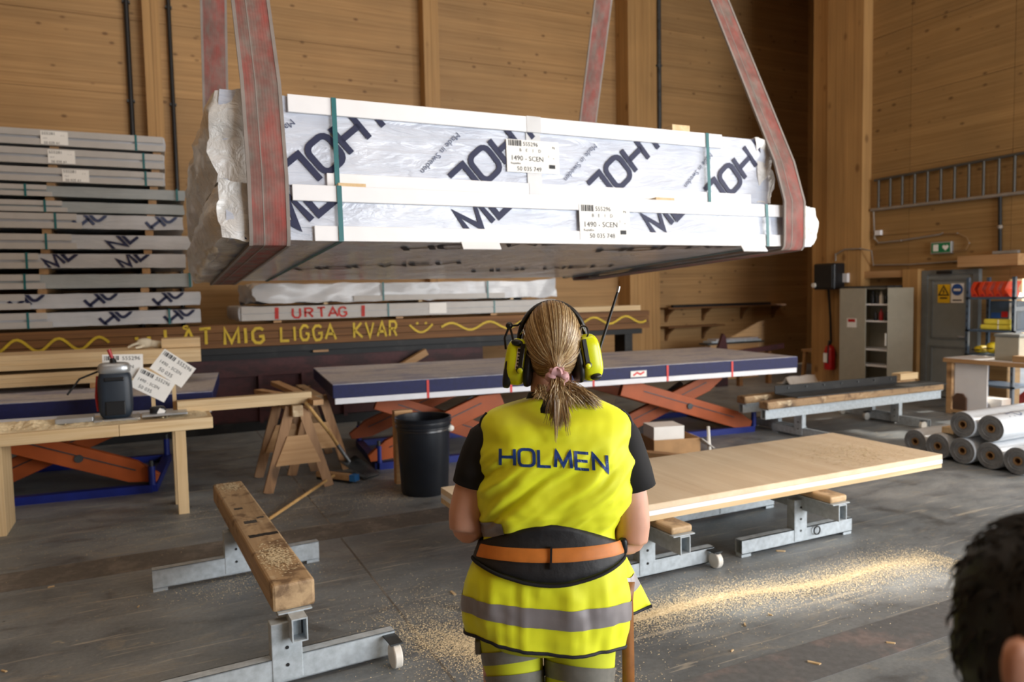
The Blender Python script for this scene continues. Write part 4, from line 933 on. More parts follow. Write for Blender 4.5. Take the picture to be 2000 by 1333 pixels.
# bucket
bxx, byy = 2.10, 6.20
t = thing('plastic_bucket', 'tall black plastic bucket with ribbed rim on the floor', 'bucket', (bxx, byy, 0))
MB().lathe([(.20, 0), (.208, .02), (.232, .55), (.236, .555), (.236, .57), (.234, .575), (.246, .58), (.246, .60), (.238, .604), (.240, .625), (.250, .628), (.250, .645), (.242, .65), (.244, .665), (.250, .67), (.246, .675), (.234, .672), (.228, .55), (.198, .03), (.0, .025)], 40, (bxx, byy, 0), cap=False).build('body', 'bucket_black', t, smooth=35)
MB().lathe([(0, .001), (.2, .001)], 40, (bxx, byy, 0), cap=False).build('bottom', 'bucket_black', t)
MB().ell((bxx+.20, byy-.14, .57), .035, .03, .03, 12, 8).build('handle_lug', 'white_nylon', t, smooth=True)
MB().tube([(bxx+.245*math.cos(a)*1.02, byy+.245*math.sin(a)*1.02, .57-.10*math.sin(a*1.0-R(325)+0)*0-.0) for a in [R(-35+i*14) for i in range(14)]], .005, 6).build('wire_handle', 'chrome', t, smooth=True)
B('timber_offcut', 'timber_x', None, 1.95, 2.12, 6.56, 6.64, 0, .68); tag([o for o in bpy.data.objects if o.name.startswith('timber_offcut') and 'label' not in o][0], 'upright timber offcut leaning behind the black bucket', 'offcut')

# ================================================================== STEEL TRESTLES
def hollow(m_, x0, x1, y0, y1, z0, z1, w_=.006):
    return m_.box(x0, x0+w_, y0, y1, z0, z1).box(x1-w_, x1, y0, y1, z0, z1).box(x0+w_, x1-w_, y0, y1, z0, z0+w_).box(x0+w_, x1-w_, y0, y1, z1-w_, z1)
def trestle(lbl, Mx, L, zt, posts, foot, beam_mat, beam=(.09, .12), wheels=(), group=None, zp=None, wood_ov=0, post=(.12, .06), fh=.115, wr=.05, wo=.045, fz=.02, tube0=-.03):
    """local: bearing beam along +y from 0 to L, feet across along x; zt = top of the wood"""
    t = thing('steel_trestle', lbl, 'trestle', tuple(Mx @ V((0, L/2, 0))), group)
    bw, bh = beam; zs = zt-bh
    MB(Mx).box(-bw, bw, -wood_ov, L+wood_ov, zs, zt).build('timber_bearer', beam_mat, t, bevel=.014)
    hollow(MB(Mx), -.035, .035, tube0, L+.02, zs-.112, zs-.006).build('steel_tube', 'grey_steel', t)
    MB(Mx).box(-.075, .075, -.02, L, zs-.006, zs).build('top_plate', 'grey_steel', t)
    pw, pd = post
    for i, y in enumerate(posts):
        px = -.045
        p = MB(Mx).box(px-pw/2, px+pw/2, y, y+pd, .03, zs-.04).build('post', 'grey_steel', t, bevel=.004)
        for zz in (.10, .18, .26): 
            if zz < zs-.08: MB(Mx).lathe([(.008, -.002), (.008, .003)], 10, (px+.0, y-.001, zz), 'y').build('bolt_hole', 'black_rubber', p)
        f0, f1 = foot[i] if isinstance(foot, list) else foot
        hollow(MB(Mx), 0, 1, 0, 1, 0, 1) if 0 else None
        fb = MB(Mx); w_ = .005
        fb.box(f0, f1, y+.004, y+.004+w_, fz, fh).box(f0, f1, y+pd-.004-w_, y+pd-.004, fz, fh).box(f0, f1, y+.004, y+pd-.004, fz, fz+w_).box(f0, f1, y+.004, y+pd-.004, fh-.005, fh)
        ft = fb.build('foot', 'grey_steel', t)
        for e in ((f0, 1), (f1, -1)):
            if (i, e[1]) in wheels:
                wx_ = e[0]+.03*e[1]; wy = y-wo
                MB(Mx).tube([(wx_-.02, wy, wr), (wx_+.02, wy, wr)], wr, 24).build('castor_wheel', 'white_nylon', t, smooth=40, bevel=.006)
                MB(Mx).box(wx_-.012, wx_+.012, wy-.026, wy-.02, .04, .10).box(wx_-.012, wx_+.012, wy+.02, wy+.026, wr-.01, wr*2+.002).box(wx_-.03, wx_+.03, wy-.026, y+.006, wr*2+.001, wr*2+.008).build('castor_fork', 'dark_steel', t)
            else: MB(Mx).box(min(e[0], e[0]+.08*e[1]), max(e[0], e[0]+.08*e[1]), y+.008, y+pd-.008, 0, fz).build('pad', 'grey_steel', t)
    return t
TL = Matrix.Translation((.516, 3.40, 0)) @ Matrix.Rotation(R(2.78), 4, 'Z')
t = trestle('grey steel trestle with worn timber bearer in the left foreground', TL, 2.1, .46, [-.03, 1.47], [(-.56, .46), (-.52, .47)], 'old_timber_y', (.096, .125), {(0, 1), (0, -1)}, 'steel trestles', post=(.135, .07), fh=.135, wr=.058, wo=.085, tube0=-.10)
# burns and dust on the worn bearer are marks of their own
for u0, u1, y0, y1, mt in ((-.07, .085, .75, .80, 'black_rubber'), (-.05, .02, 1.02, 1.08, 'dark_steel'), (.03, .07, 1.10, 1.13, 'dark_steel'), (-.06, -.01, 1.35, 1.39, 'dark_steel')):
    vs = [(TL @ V((u0+(u1-u0)*(i/11)+.006*noise.noise((i, y0*9, 1)), y0+.0*(i % 2)+.012*noise.noise((i*.9, y0*5, 3)), .4605))) for i in range(12)]+[(TL @ V((u0+(u1-u0)*(i/11), y1+.012*noise.noise((i*.9, y0*5, 7)), .4605))) for i in range(11, -1, -1)]
    MB().add(vs, [tuple(range(24))]).build('burn_mark', mt, t)
random.seed(21)
dm = MB()
for k in range(1400):
    u, v = random.gauss(0, .035), random.gauss(.36, .09)
    if random.random() < .3: v = random.gauss(1.95, .06)
    if abs(u) > .085 or not (0.02 < v < 2.09): continue
    c = TL @ V((u, v, .4615)); s = random.uniform(.003, .008); a = random.random()*6.28
    dm.add([c+V((math.cos(a+j*1.57)*s, math.sin(a+j*1.57)*s*random.uniform(.5, 1), random.uniform(0, .003))) for j in range(4)], [(0, 1, 2, 3)])
o = dm.build('sawdust', 'sawdust', t); o['kind'] = 'stuff'
PR = .36
for lbl, x_, ft in (('grey trestle with castor under the left half of the big timber panel', 2.66, (-.42, .47)), ('grey trestle with ring pin under the right half of the big timber panel', 3.92, (-.56, .45))):
    Mx = Matrix.Translation((x_, 3.34, 0))
    t = trestle(lbl, Mx, 1.2, .398, [.27, 1.0], ft, 'old_timber_y', (.075, .045), {(0, -1)} if x_ < 3 else set(), 'steel trestles', post=(.115, .07))
    if x_ > 3: MB(Mx).tube([(.09+.028*math.cos(i*math.pi/8), .255, .085+.028*math.sin(i*math.pi/8)) for i in range(16)], .005, 8, closed=True).build('ring_pin', 'black_rubber', t, smooth=True)
# big panel
t = thing('laminated_slab', 'large pale timber panel lying on two low grey trestles', 'panel', (3.4, 4.0, .40))
px0, px1, py0, py1 = 1.62, 5.16, 3.49, 4.47
B('layer', 'pale_x', t, px0, px1, py0+.004, py1, .400, .432); B('layer', 'board_white', t, px0, px1, py0, py1, .433, .462)
cuts = [px0, 2.35, 3.05, 3.62, 4.35, px1]
for a, b_ in zip(cuts, cuts[1:]): B('top_board', 'plywood', t, a+.0008, b_-.0008, py0+.002, py1, .463, .50)
B('edge_strip', 'plywood', t, px0+.01, px1-.004, py0-.002, py0+.002, .470, .498)
random.seed(31)
dm = MB()
for k in range(1500):
    u, v = random.gauss(4.65, .25), random.gauss(3.85, .2)
    if not (px0 < u < px1 and py0 < v < py1): continue
    s = random.uniform(.003, .007); a = random.random()*6.28; c = V((u, v, .5012))
    dm.add([c+V((math.cos(a+j*1.57)*s, math.sin(a+j*1.57)*s, random.uniform(0, .003))) for j in range(4)], [(0, 1, 2, 3)])
dm.build('sawdust', 'sawdust', t)['kind'] = 'stuff'
# middle trestles with dark steel angle
for j, (y, lbl) in enumerate(((6.22, 'front long grey trestle under the dark steel angle'), (6.68, 'rear long grey trestle under the dark steel angle'))):
    Mx = Matrix.Translation((6.12+.1*j, y, 0)) @ Matrix.Rotation(R(-90), 4, 'Z')
    trestle(lbl, Mx, 2.95, .47, [.55, 2.2], (-.45, .40), 'old_timber_x', (.07, .085), {(1, 1), (1, -1)}, 'long steel trestles', wood_ov=.03)
t = thing('steel_angle', 'dark steel angle plate lying on the long grey trestles', 'steel angle', (7.8, 6.4, .47))
a = rotm(6.6, 6.55, -3)
MB(a).box(0, 2.45, -.36, .0, .474, .482).build('flange', 'dark_steel', t); MB(a).box(0, 2.0, .0, .008, .474, .575).build('upright', 'black_steel', t)
for i in range(7): MB(a).lathe([(.012, -.012), (.012, .0)], 8, (.2+i*.28, 0, .54), 'y').build('bolt', 'dark_steel', t)
layered('timber_block', 'white-topped timber block at the far end of the steel angle', 'block', Matrix.Identity(4), 8.9, 9.25, 6.62, 6.75, .474, .56, 'pale_x', None, 1)
tag(MB().beam((7.6, 7.6, .04), (9.6, 7.7, .04), .1, .08).build('timber_board', 'pale_x'), 'pale timber board on the floor behind the long trestles', 'board')
# timber and carton behind the worker
tag(MB().beam((4.15, 6.2, .05), (4.75, 5.25, .05), .12, .10).build('timber_beam', 'timber_y'), 'thick timber beam on the floor right of the worker', 'beam')
tag(MB().beam((4.15, 6.22, .13), (4.6, 5.5, .13), .10, .055).build('timber_beam', 'timber_y'), 'shorter timber lying on the thick beam right of the worker', 'beam')
t = thing('carton', 'open brown carton with white paper inside in front of the lift table', 'carton', (4.95, 6.42, 0))
Mx = rotm(4.95, 6.42, -14)
for q in ((-.26, .26, -.2, -.192), (-.26, .26, .192, .2), (-.26, -.252, -.192, .192), (.252, .26, -.192, .192)): MB(Mx).box(*q, 0, .17).build('side', 'cardboard', t)
MB(Mx).box(-.252, .252, -.192, .192, 0, .008).build('bottom', 'cardboard', t); MB(Mx).box(-.24, .1, -.15, .15, .01, .30).build('paper_stack', 'paper_white', t)
MB(Mx).beam((.26, -.1, .17), (.40, -.1, .06), .30, .006).build('flap', 'paper_white', t)
tag(MB().tube([(5.31, 6.2, 0), (5.30, 6.21, .27)], [.02, .016], 8).build('white_stake', 'white_nylon', None, smooth=True), 'short white stake standing beside the open carton', 'stake')

# ================================================================== FILM ROLLS
RX = 7.0
def roll(lbl, y, z_, r_, first=[None]):
    if first[0] is None:
        t = thing('film_roll', lbl, 'roll', (RX, y, z_), 'film rolls in the pile'); n = 32
        MB().lathe([(r_*.96, -.003), (r_, .012), (r_, 1.48), (r_*.97, 1.5)], n, (RX, y, z_), 'x', cap=False).build('film', 'roll_film', t, smooth=40)
        MB().lathe([(r_*.30, .004), (r_*.45, -.003), (r_*.62, .0), (r_*.66, -.004), (r_*.82, 0), (r_*.96, -.003)], n, (RX, y, z_), 'x', cap=False).build('end_face', 'roll_end', t, smooth=30)
        MB().lathe([(r_*.22, 1.0), (r_*.22, -.004), (r_*.31, -.004), (r_*.31, .01)], n, (RX, y, z_), 'x', cap=False).build('core', 'core', t, smooth=40)
        MB().lathe([(0, 1.495), (r_*.97, 1.5)], n, (RX, y, z_), 'x', cap=False).build('end_face', 'roll_end', t)
        first[0] = t
    else:
        t = copy_tree(first[0]); t.location = (RX+random.uniform(-.03, .03), y, z_); t['label'] = lbl
    return t
random.seed(4)
r_ = .127
for i, (y, lbl) in enumerate(((5.03, 'film roll on the floor, leftmost of the pile'), (4.775, 'film roll on the floor, second from the left'), (4.52, 'film roll on the floor below the two upper rolls, left'), (4.265, 'film roll on the floor below the two upper rolls, right'), (4.01, 'film roll on the floor, cut off by the picture edge'))): roll('grey '+lbl, y, r_+.004, r_)
roll('grey film roll lying on top of the pile, left one', 4.52, r_*3+.006, r_); roll('grey film roll lying on top of the pile, right one', 4.265, r_*3+.006, r_)
tag(B('timber_offcut', 'pale_x', None, 7.05, 7.3, 4.66, 4.78, .262, .32), 'pale wood offcut lying on the lower film rolls', 'offcut')
# film print on the top roll
vs, fs = text2('HOLMEN', .16); p, f_ = place2(vs, fs, lambda u, v: V((RX+.15+u, 4.265-(r_+.0015)*math.sin(R(35)-v/r_), r_*3+.006+(r_+.0015)*math.cos(R(35)-v/r_))), 0, (0, 0))
MB().add(p, f_).build('film_print', 'grey_print', [o for o in bpy.data.objects if o.get('label') == 'grey film roll lying on top of the pile, right one'][0])

# ================================================================== RIGHT BENCH AND RACK
t = thing('work_bench', 'pale wooden bench with white top at the right wall', 'bench', (9.85, 5.7, 0))
B('bench_top', 'timber_y', t, 9.58, 10.2, 4.8, 6.5, .69, .745, .004); B('top_sheet', 'board_white', t, 9.59, 10.19, 4.81, 6.49, .745, .75)
B('side_panel', 'board_white', t, 9.66, 9.68, 5.95, 6.38, .06, .69)
for x, y in ((9.62, 6.4), (10.12, 6.4), (9.62, 4.85), (10.12, 4.85)): B('leg', 'timber_y', t, x, x+.06, y, y+.07, 0, .69)
B('lower_board', 'timber_y', t, 9.62, 10.15, 4.9, 6.4, .02, .06)
tag(B('storage_box', 'cabinet_grey', None, 9.75, 10.05, 5.62, 5.92, .752, 1.05, .008), 'grey carton box standing on the right bench', 'box')
tag(B('box_lid', 'door_grey', None, 9.74, 10.06, 5.61, 5.93, 1.053, 1.09, .008), 'grey lid on the carton box on the right bench', 'lid')
tag(B('timber_block', 'timber_y', None, 9.62, 9.74, 5.3, 5.62, .752, .83), 'wood block lying on the right bench at the picture edge', 'block')
t = thing('carton', 'white printed carton under the right bench', 'carton', (9.85, 5.98, .06)); B('box', 'paper_white', t, 9.76, 9.95, 5.82, 6.12, .062, .24); v2, f2 = text2('BBB', .07); MB().add([(9.758, 6.08-p[0], .12+p[1]) for p in v2], f2).build('print', 'grey_print', t)
tag(MB().prism([(9.62, 6.38, .062), (9.62, 6.2, .062), (9.62, 6.2, .22), (9.62, 6.25, .28), (9.62, 6.33, .28), (9.62, 6.38, .22)], (.03, 0, 0)).build('brown_case', 'brown_box'), 'dark brown rounded case under the right bench', 'case')
tag(B('blue_case', 'blue_plastic', None, 9.63, 9.74, 5.68, 5.86, .062, .13, .01), 'small blue case on the board under the right bench', 'case')
tag(MB().lathe([(.10, 0), (.11, .03), (.11, .24), (.05, .30), (.05, .34)], 18, (10.0, 5.62, .062)).build('red_canister', 'red_plastic', None, smooth=True), 'red plastic canister under the right bench', 'canister')
tag(MB().lathe([(.17, 0), (.2, .55), (.21, .56), (.2, .57)], 24, (9.86, 5.25, .062)).build('black_bin', 'bucket_black', None, smooth=35), 'black waste bin under the right bench', 'bin')
t = thing('storage_rack', 'blue-grey slotted steel rack beside the grey door', 'rack', (10.5, 6.3, 0))
for x in (10.26, 10.72):
    for y in (5.98, 6.60):
        u = B('upright', 'rack_blue', t, x, x+.04, y, y+.04, 0, 1.82)
        for k in range(14): B('slot', 'black_rubber', u, x-.002, x, y+.014, y+.026, .3+k*.1, .34+k*.1)
for z_ in (.35, .76, 1.10, 1.55): B('shelf', 'rack_blue', t, 10.26, 10.76, 5.98, 6.64, z_-.03, z_)
B('cross_brace', 'rack_blue', t, 10.3, 10.72, 5.985, 5.995, 1.36, 1.42)
for i in range(5):
    y = 6.53-.105*i; s = .07
    t = thing('storage_bin', ('leftmost', 'second', 'middle', 'fourth', 'rightmost')[i]+' orange tilted bin on the top rack shelf', 'bin', (10.45, y, 1.553), 'orange bins on the rack')
    MB().prism([(10.30, y-.04, 1.553), (10.30, y+.055, 1.553), (10.30, y+.075, 1.66), (10.30, y+.03, 1.76), (10.30, y-.02, 1.76), (10.30, y+.03, 1.65)], (.3, 0, 0)).build('shell', 'bin_orange', t); MB().box(10.296, 10.30, y-.01, y+.03, 1.565, 1.59).build('label_holder', 'red_plastic', t)
t = thing('machine_box', 'dark carton with pale edge on the middle rack shelf', 'box', (10.45, 6.25, 1.2)); B('box', 'rack_blue', t, 10.45, 10.66, 6.06, 6.42, 1.103, 1.49); B('panel', 'paper_white', t, 10.445, 10.45, 6.08, 6.16, 1.15, 1.47); B('panel', 'sign_blue', t, 10.445, 10.45, 6.28, 6.40, 1.26, 1.33); B('panel', 'sign_red', t, 10.445, 10.45, 6.18, 6.26, 1.27, 1.35)
for i, z_ in enumerate((1.103, 1.178)):
    t = thing('yellow_pad', ('lower', 'upper')[i]+' yellow pad on the middle rack shelf', 'pad', (10.36, 6.2, z_), 'yellow pads on the rack'); B('pad', 'pad_yellow', t, 10.29, 10.43, 6.05, 6.46-.05*i, z_, z_+.07, .02); B('tie', 'paper_white', t, 10.288, 10.291, 6.2, 6.215, z_+.005, z_+.065)
for i, (y, z_) in enumerate(((6.50, .80), (6.33, .83), (6.17, .80))):
    t = thing('yellow_bag', ('left', 'middle', 'right')[i]+' yellow black-striped bag on the lower rack shelf', 'bag', (10.42, y, .763), 'yellow bags on the rack')
    MB().ell((10.42, y, z_+.02), .13, .062, .05+.03*(i == 1), 18, 10, .7).build('bag', 'bag_yellow', t, smooth=True); MB().box(10.285, 10.295, y-.06, y+.06, z_+.01, z_+.025).build('stripe', 'ink', t)
# ================================================================== SAWDUST AND CHIPS ON THE FLOOR
def flakes(name, lbl, clusters, seed, mat='sawdust', s0=.0015, s1=.0045):
    random.seed(seed); m_ = MB()
    for (n, xf, yf) in clusters:
        for k in range(n):
            x, y = xf(), 0; x, y = (x, yf(x)); s = random.uniform(s0, s1); a = random.random()*6.28; t_ = random.uniform(0, .6)
            c = V((x, y, .002+s*.3)); q = [c+V((math.cos(a+j*math.pi/2)*s, math.sin(a+j*math.pi/2)*s*.6, math.sin(a+j*1.57)*s*t_*.5)) for j in range(4)]
            m_.add(q, [(0, 1, 2, 3)])
    o = m_.build(name, mat); tag(o, lbl, 'sawdust', None, 'stuff'); return o
ln = lambda x: 3.24-.10*(x-2.2)+.03*math.sin(x*5)
flakes('sawdust', 'line of sawdust on the floor below the big panel', [(9000, lambda: random.uniform(1.5, 4.35), lambda x: random.gauss(ln(x), .03)), (24000, lambda: random.uniform(1.4, 4.5), lambda x: random.gauss(ln(x)-.01, .10)), (5000, lambda: random.uniform(1.2, 4.6), lambda x: random.gauss(ln(x)-.05, .22))], 12)
flakes('sawdust', 'scattered sawdust on the floor left of the worker', [(12000, lambda: random.gauss(1.42, .18), lambda x: random.gauss(3.2-(x-1.42)*1.1, .13)), (4000, lambda: random.gauss(1.35, .25), lambda x: random.gauss(3.5, .35)), (5000, lambda: random.gauss(1.6, .10), lambda x: random.gauss(3.0-(x-1.6)*2.0, .05)), (1200, lambda: random.gauss(.45, .25), lambda x: random.gauss(4.75, .12))], 13, s0=.0015, s1=.0045)
flakes('sawdust', 'dust of sawdust on the floor around the sawhorses', [(2500, lambda: random.gauss(1.4, .5), lambda x: random.gauss(6.6, .5)), (1500, lambda: random.gauss(.3, .7), lambda x: random.gauss(6.3, .35)), (1200, lambda: random.gauss(1.75, .15), lambda x: random.gauss(6.25, .15))], 14)
vs = []; nx, ny = 110, 8
for i in range(nx+1):
    for j in range(ny+1):
        x = 1.6+2.6*i/nx; v = (j/ny-.5)*2; h = max(0, 1-v*v)*(.001+.012*max(0, noise.noise((x*14, v*2, 1))))*min(1, 5*min(i/nx, 1-i/nx))
        vs.append((x, ln(x)+v*.04, -.0005+h))
tag(MB().add(vs, [(i*(ny+1)+j, (i+1)*(ny+1)+j, (i+1)*(ny+1)+j+1, i*(ny+1)+j+1) for i in range(nx) for j in range(ny)]).build('sawdust_ridge', 'sawdust', None, smooth=True), 'low ridge of sawdust along the cutting line on the floor', 'sawdust', None, 'stuff')
random.seed(17)
CH = [(1215-330, 1160, .05), (1525, 1078, .05), (1307, 1046, .03), (1455, 1222, .03), (1740, 1258, .035), (1590, 1297, .05), (1505, 1203, .02), (1430, 1273, .02), (100, 1148, .03), (270, 1187, .02), (8, 1313, .03)]
for i, (px, py, s) in enumerate(CH):
    p = az(px, py, 0); a = random.random()*3; s *= .6; w_ = s*.3
    o = MB(Matrix.Translation((p.x, p.y, .001)) @ Matrix.Rotation(a, 4, 'Z')).prism([(-s, -w_, 0), (s, -w_*.6, 0), (s*.9, w_, 0), (-s*.8, w_*.7, 0)], (0, 0, .006)).build('wood_chip', 'pale_x')
    tag(o, 'small pale wood chip on the floor '+('left of the worker hip', 'in front of the ring pin trestle', 'under the middle of the big panel', 'right of the worker below the sawdust line', 'on the red floor strip near the dark head', 'at the lower picture edge', 'just below the bright sawdust line', 'above the red floor strip, left part', 'at the far left above the foreground trestle', 'left of the foreground trestle foot', 'in the lower left picture corner')[i], 'wood chip', 'wood chips on the floor')

# ================================================================== THE WOMAN
PB = ad(1080, 930, 1.96); PBASE = V((PB.x, PB.y, 0))
PM = Matrix(((r0.x, FH.x, 0, PB.x), (r0.y, FH.y, 0, PB.y), (0, 0, 1, 0), (0, 0, 0, 1)))
def lx(px, py=930): return ((px-1080)-.0167*(py-930))*.00137
def lz(py): return 1.719-(py-592)*.001386
person = thing('person', 'person seen from behind in yellow vest, ear defenders and ponytail', 'person', tuple(PBASE))
def baked(mb, name, mat, parent, voxel=.007, it=6):
    """weld a set of closed tubes into one continuous skin"""
    o = mb.build('tmp', mat); r_ = o.modifiers.new('r', 'REMESH'); r_.mode = 'VOXEL'; r_.voxel_size = voxel
    s_ = o.modifiers.new('s', 'SMOOTH'); s_.iterations = it; s_.factor = .5
    bpy.context.view_layer.update(); dg = bpy.context.evaluated_depsgraph_get(); me = bpy.data.meshes.new_from_object(o.evaluated_get(dg)); bpy.data.objects.remove(o)
    off = wloc(parent)
    me.transform(Matrix.Translation(-off)); me.polygons.foreach_set('use_smooth', [True]*len(me.polygons))
    me.materials.clear(); me.materials.append(MATS[mat])
    me.name = name; q = bpy.data.objects.new(name, me); COL.objects.link(q); q.parent = parent; return q
HC = V((lx(1079, 665), .02, 1.612))
def hand(mb, wrist, palm, fdir, side, up):
    """palm, four curled fingers of different length and a thumb leaving the side of the palm"""
    w, p = V(wrist), V(palm); d = (p-w).normalized(); fd = V(fdir).normalized(); up = V(up); sd = d.cross(up).normalized()*side
    mb.tube([w, w.lerp(p, .5), p, p+d*.03], [.028, .036, .040, .034], 12, sx=1.0, sy=.55, up=up)
    for i, L in enumerate((.070, .080, .074, .058)):
        b_ = p+d*.03+sd*(.028-.019*i); c = b_+d*L*.45+fd*.006; e = c+(d*.4+fd*.9).normalized()*L*.35; f_ = e+(fd-d*.4).normalized()*L*.25
        mb.tube([b_-d*.02, b_, c, e, f_], [.0095, .0095, .009, .0085, .007], 8)
    tb = w.lerp(p, .55)+sd*.034; t1 = tb+(sd*.8+d*.6).normalized()*.035; t2 = t1+(d*.9+fd*.5).normalized()*.03
    mb.tube([w.lerp(p, .4)+sd*.015, tb, t1, t2], [.014, .014, .011, .009], 8)
bm_ = MB(PM)
bm_.ell(HC, .068, .088, .104, 24, 18)
bm_.ell(HC+V((0, .045, -.062)), .052, .052, .055, 18, 12)                       # jaw
bm_.tube([HC+V((0, .088, .015)), HC+V((0, .105, -.02)), HC+V((0, .092, -.03))], [.010, .015, .012], 10)   # nose
for s in (-1, 1):
    bm_.ell(HC+V((s*.070, -.002, -.012)), .010, .022, .032, 12, 8); bm_.ell(HC+V((s*.03, .082, .012)), .017, .012, .010, 10, 8)
bm_.ell(HC+V((0, .096, -.062)), .022, .010, .009, 12, 8)
bm_.tube([(.0, .005, 1.40), (0, .008, 1.47), (0, .012, 1.56)], [.075, .056, .056], 18)
bm_.tube([(-.01, .01, .80), (-.01, .01, .95), (-.005, .01, 1.10), (0, .01, 1.25), (0, .005, 1.36), (0, .0, 1.43)], [.165, .16, .145, .15, .15, .08], 20, sx=1, sy=.62, up=V((0, 1, 0)))
L_el = V((lx(908, 1005), -.005, 1.125)); R_el = V((lx(1233, 1035), -.005, 1.082))
L_sh = V((lx(955, 838), 0, 1.36)); R_sh = V((lx(1210, 846), 0, 1.35))
for sh, el, wr, pal, side in ((L_sh, L_el, V((-.115, .215, 1.10)), V((-.06, .275, 1.105)), -1), (R_sh, R_el, V((.105, .215, 1.095)), V((.055, .275, 1.105)), 1)):
    o_ = V((side*.004, 0, 0))
    bm_.tube([sh, sh.lerp(el, .3)+o_, sh.lerp(el, .6)+o_*2, sh.lerp(el, .85)+o_*2, el+V((0, -.004, -.008))], [.036, .046, .049, .047, .043], 16)
    bm_.tube([el+V((0, -.012, .0)), el.lerp(wr, .25), el.lerp(wr, .6), wr], [.043, .043, .036, .027], 16)
    hand(bm_, wr, pal, (-side*.3, .3, -.9), -side, (0, 0, 1))
for s, cx in ((-1, lx(990)), (1, lx(1130))):
    bm_.tube([(cx, 0, .86), (cx, 0, .66), (cx*1.0, .0, .46), (cx, -.01, .28), (cx, -.01, .06)], [.080, .075, .055, .050, .036], 14)
    bm_.tube([(cx, -.05, .05), (cx, .06, .045), (cx, .15, .035)], [.036, .036, .028], 10)
body = baked(bm_, 'body', 'skin', person)

# ---- vest surface: S(angle, row) gives a point
ROW = [(1264, 908, 1222, .150, .155), (1225, 903, 1229, .155, .16), (1190, 903, 1230, .157, .16), (1150, 906, 1228, .155, .155), (1112, 916, 1222, .147, .15), (1082, 930, 1211, .135, .145), (1055, 941, 1202, .122, .14), (1036, 945, 1199, .118, .14), (1022, 941, 1203, .126, .14), (1005, 937, 1212, .136, .14), (970, 933, 1228, .140, .14), (930, 932, 1236, .138, .14), (890, 933, 1237, .132, .14), (850, 936, 1233, .120, .13), (824, 940, 1229, .102, .115), (808, 946, 1222, .082, .10), (796, 960, 1206, .070, .09), (786, 986, 1186, .064, .085), (777, 1020, 1164, .060, .08), (770, 1042, 1148, .058, .075)]
def rowat(py):
    if py >= ROW[0][0]: return ROW[0][1:]
    if py <= ROW[-1][0]: return ROW[-1][1:]
    for i in range(len(ROW)-1):
        a, b_ = ROW[i], ROW[i+1]
        if a[0] >= py >= b_[0]:
            t_ = (a[0]-py)/(a[0]-b_[0]); p_ = ROW[max(0, i-1)]; n_ = ROW[min(len(ROW)-1, i+2)]; out = []
            for k in range(1, 5):
                m1 = (b_[k]-p_[k])/2 if i > 0 else b_[k]-a[k]; m2 = (n_[k]-a[k])/2 if i+2 < len(ROW) else b_[k]-a[k]
                h = t_; out.append((2*h**3-3*h*h+1)*a[k]+(h**3-2*h*h+h)*m1+(-2*h**3+3*h*h)*b_[k]+(h**3-h*h)*m2)
            return out
def S(th, py, off=0.0, wr_amt=1.0):
    """th: 0 = her right side, pi/2 = front, pi = left, 3pi/2 = back"""
    xl, xr, yb, yf = rowat(py); c, s_ = math.cos(th), math.sin(th); e = .78
    sg = lambda v: math.copysign(abs(v)**e, v)
    fx = sg(c); w_ = max(0, min(1, (py-1080)/150)); w_ = w_*w_*(3-2*w_); w_ = max(0, min(1, (py-1075)/187))
    sag = w_*(-26.5*fx*fx+18.5*fx+8)
    x = (lx(xl, py)+lx(xr, py))/2+(lx(xr, py)-lx(xl, py))/2*fx; y = (yf if s_ > 0 else yb)*sg(s_)
    z = lz(py+sag)
    if y < 0: z = CAMH-(CAMH-z)*(1+y*.85/1.96)
    d = 0
    if wr_amt:
        q = V((x*9, z*9, y*4)); m_ = max(0, min(1, (py-850)/60))*max(0, min(1, (1040-py)/30))
        up = max(0, 1-abs(py-870)/110)
        diag = x*.75-z*.9+.02*noise.noise((x*7, z*7, 3)); f1 = noise.noise((diag*26, (x+z)*3.5, 1)); f2 = noise.noise((diag*55+3, (x+z)*6, 5))
        d += m_*(.015*f1+.007*f2)+up*.009*noise.noise((x*13, z*20, 9))
        lo = max(0, min(1, (py-1090)/40)); d += lo*(.011*noise.noise((x*16+4, z*5+x*3, 2))+.005*noise.noise((x*40, z*9, 6)))
        d += .0025*noise.noise((x*34, z*34, y*20))
        if fx < 0 and 1000 < py < 1032: d += .004*math.sin((x+.05)*70)
    n = V((c/.19, s_/.14, 0)).normalized()
    return V((x, y, z))+n*(off+d*wr_amt)
NT, NR = 160, 110
vs = [PM @ S(2*math.pi*k/NT, 1264-(1264-770)*j/NR) for j in range(NR+1) for k in range(NT)]
fs = [(j*NT+k, j*NT+(k+1) % NT, (j+1)*NT+(k+1) % NT, (j+1)*NT+k) for j in range(NR) for k in range(NT)]
vest = MB().add(vs, fs).build('vest', 'hi_vis', person, smooth=80)
bvh = BVHTree.FromPolygons([tuple(p) for p in vs], fs)
def onvest(px, py, lift=.0025):
    d = ray(px, py).normalized(); h = bvh.ray_cast(CAM, d)
    return (h[0]-d*lift) if h[0] is not None else None
def belt_strip(f_top, f_bot, off, n=NT, m_=6, th0=0, th1=2*math.pi, wr=.6, name='', mat='', par=None, rnd=.0, closed=True):
    vs = []; cnt = n if closed else n+1
    for j in range(m_+1):
        for k in range(cnt):
            th = th0+(th1-th0)*k/n; c = math.copysign(abs(math.cos(th))**.78, math.cos(th)); back = math.sin(th) < 0
            a, b_ = f_top(c, back), f_bot(c, back); v = j/m_; o_ = off-rnd*(abs(v-.5)*2)**6
            vs.append(PM @ S(th, a+(b_-a)*v, o_, wr))
    fs = [(j*cnt+k, j*cnt+(k+1) % cnt, (j+1)*cnt+(k+1) % cnt, (j+1)*cnt+k) for j in range(m_) for k in range(n)]
    return MB().add(vs, fs).build(name, mat, par, smooth=80)
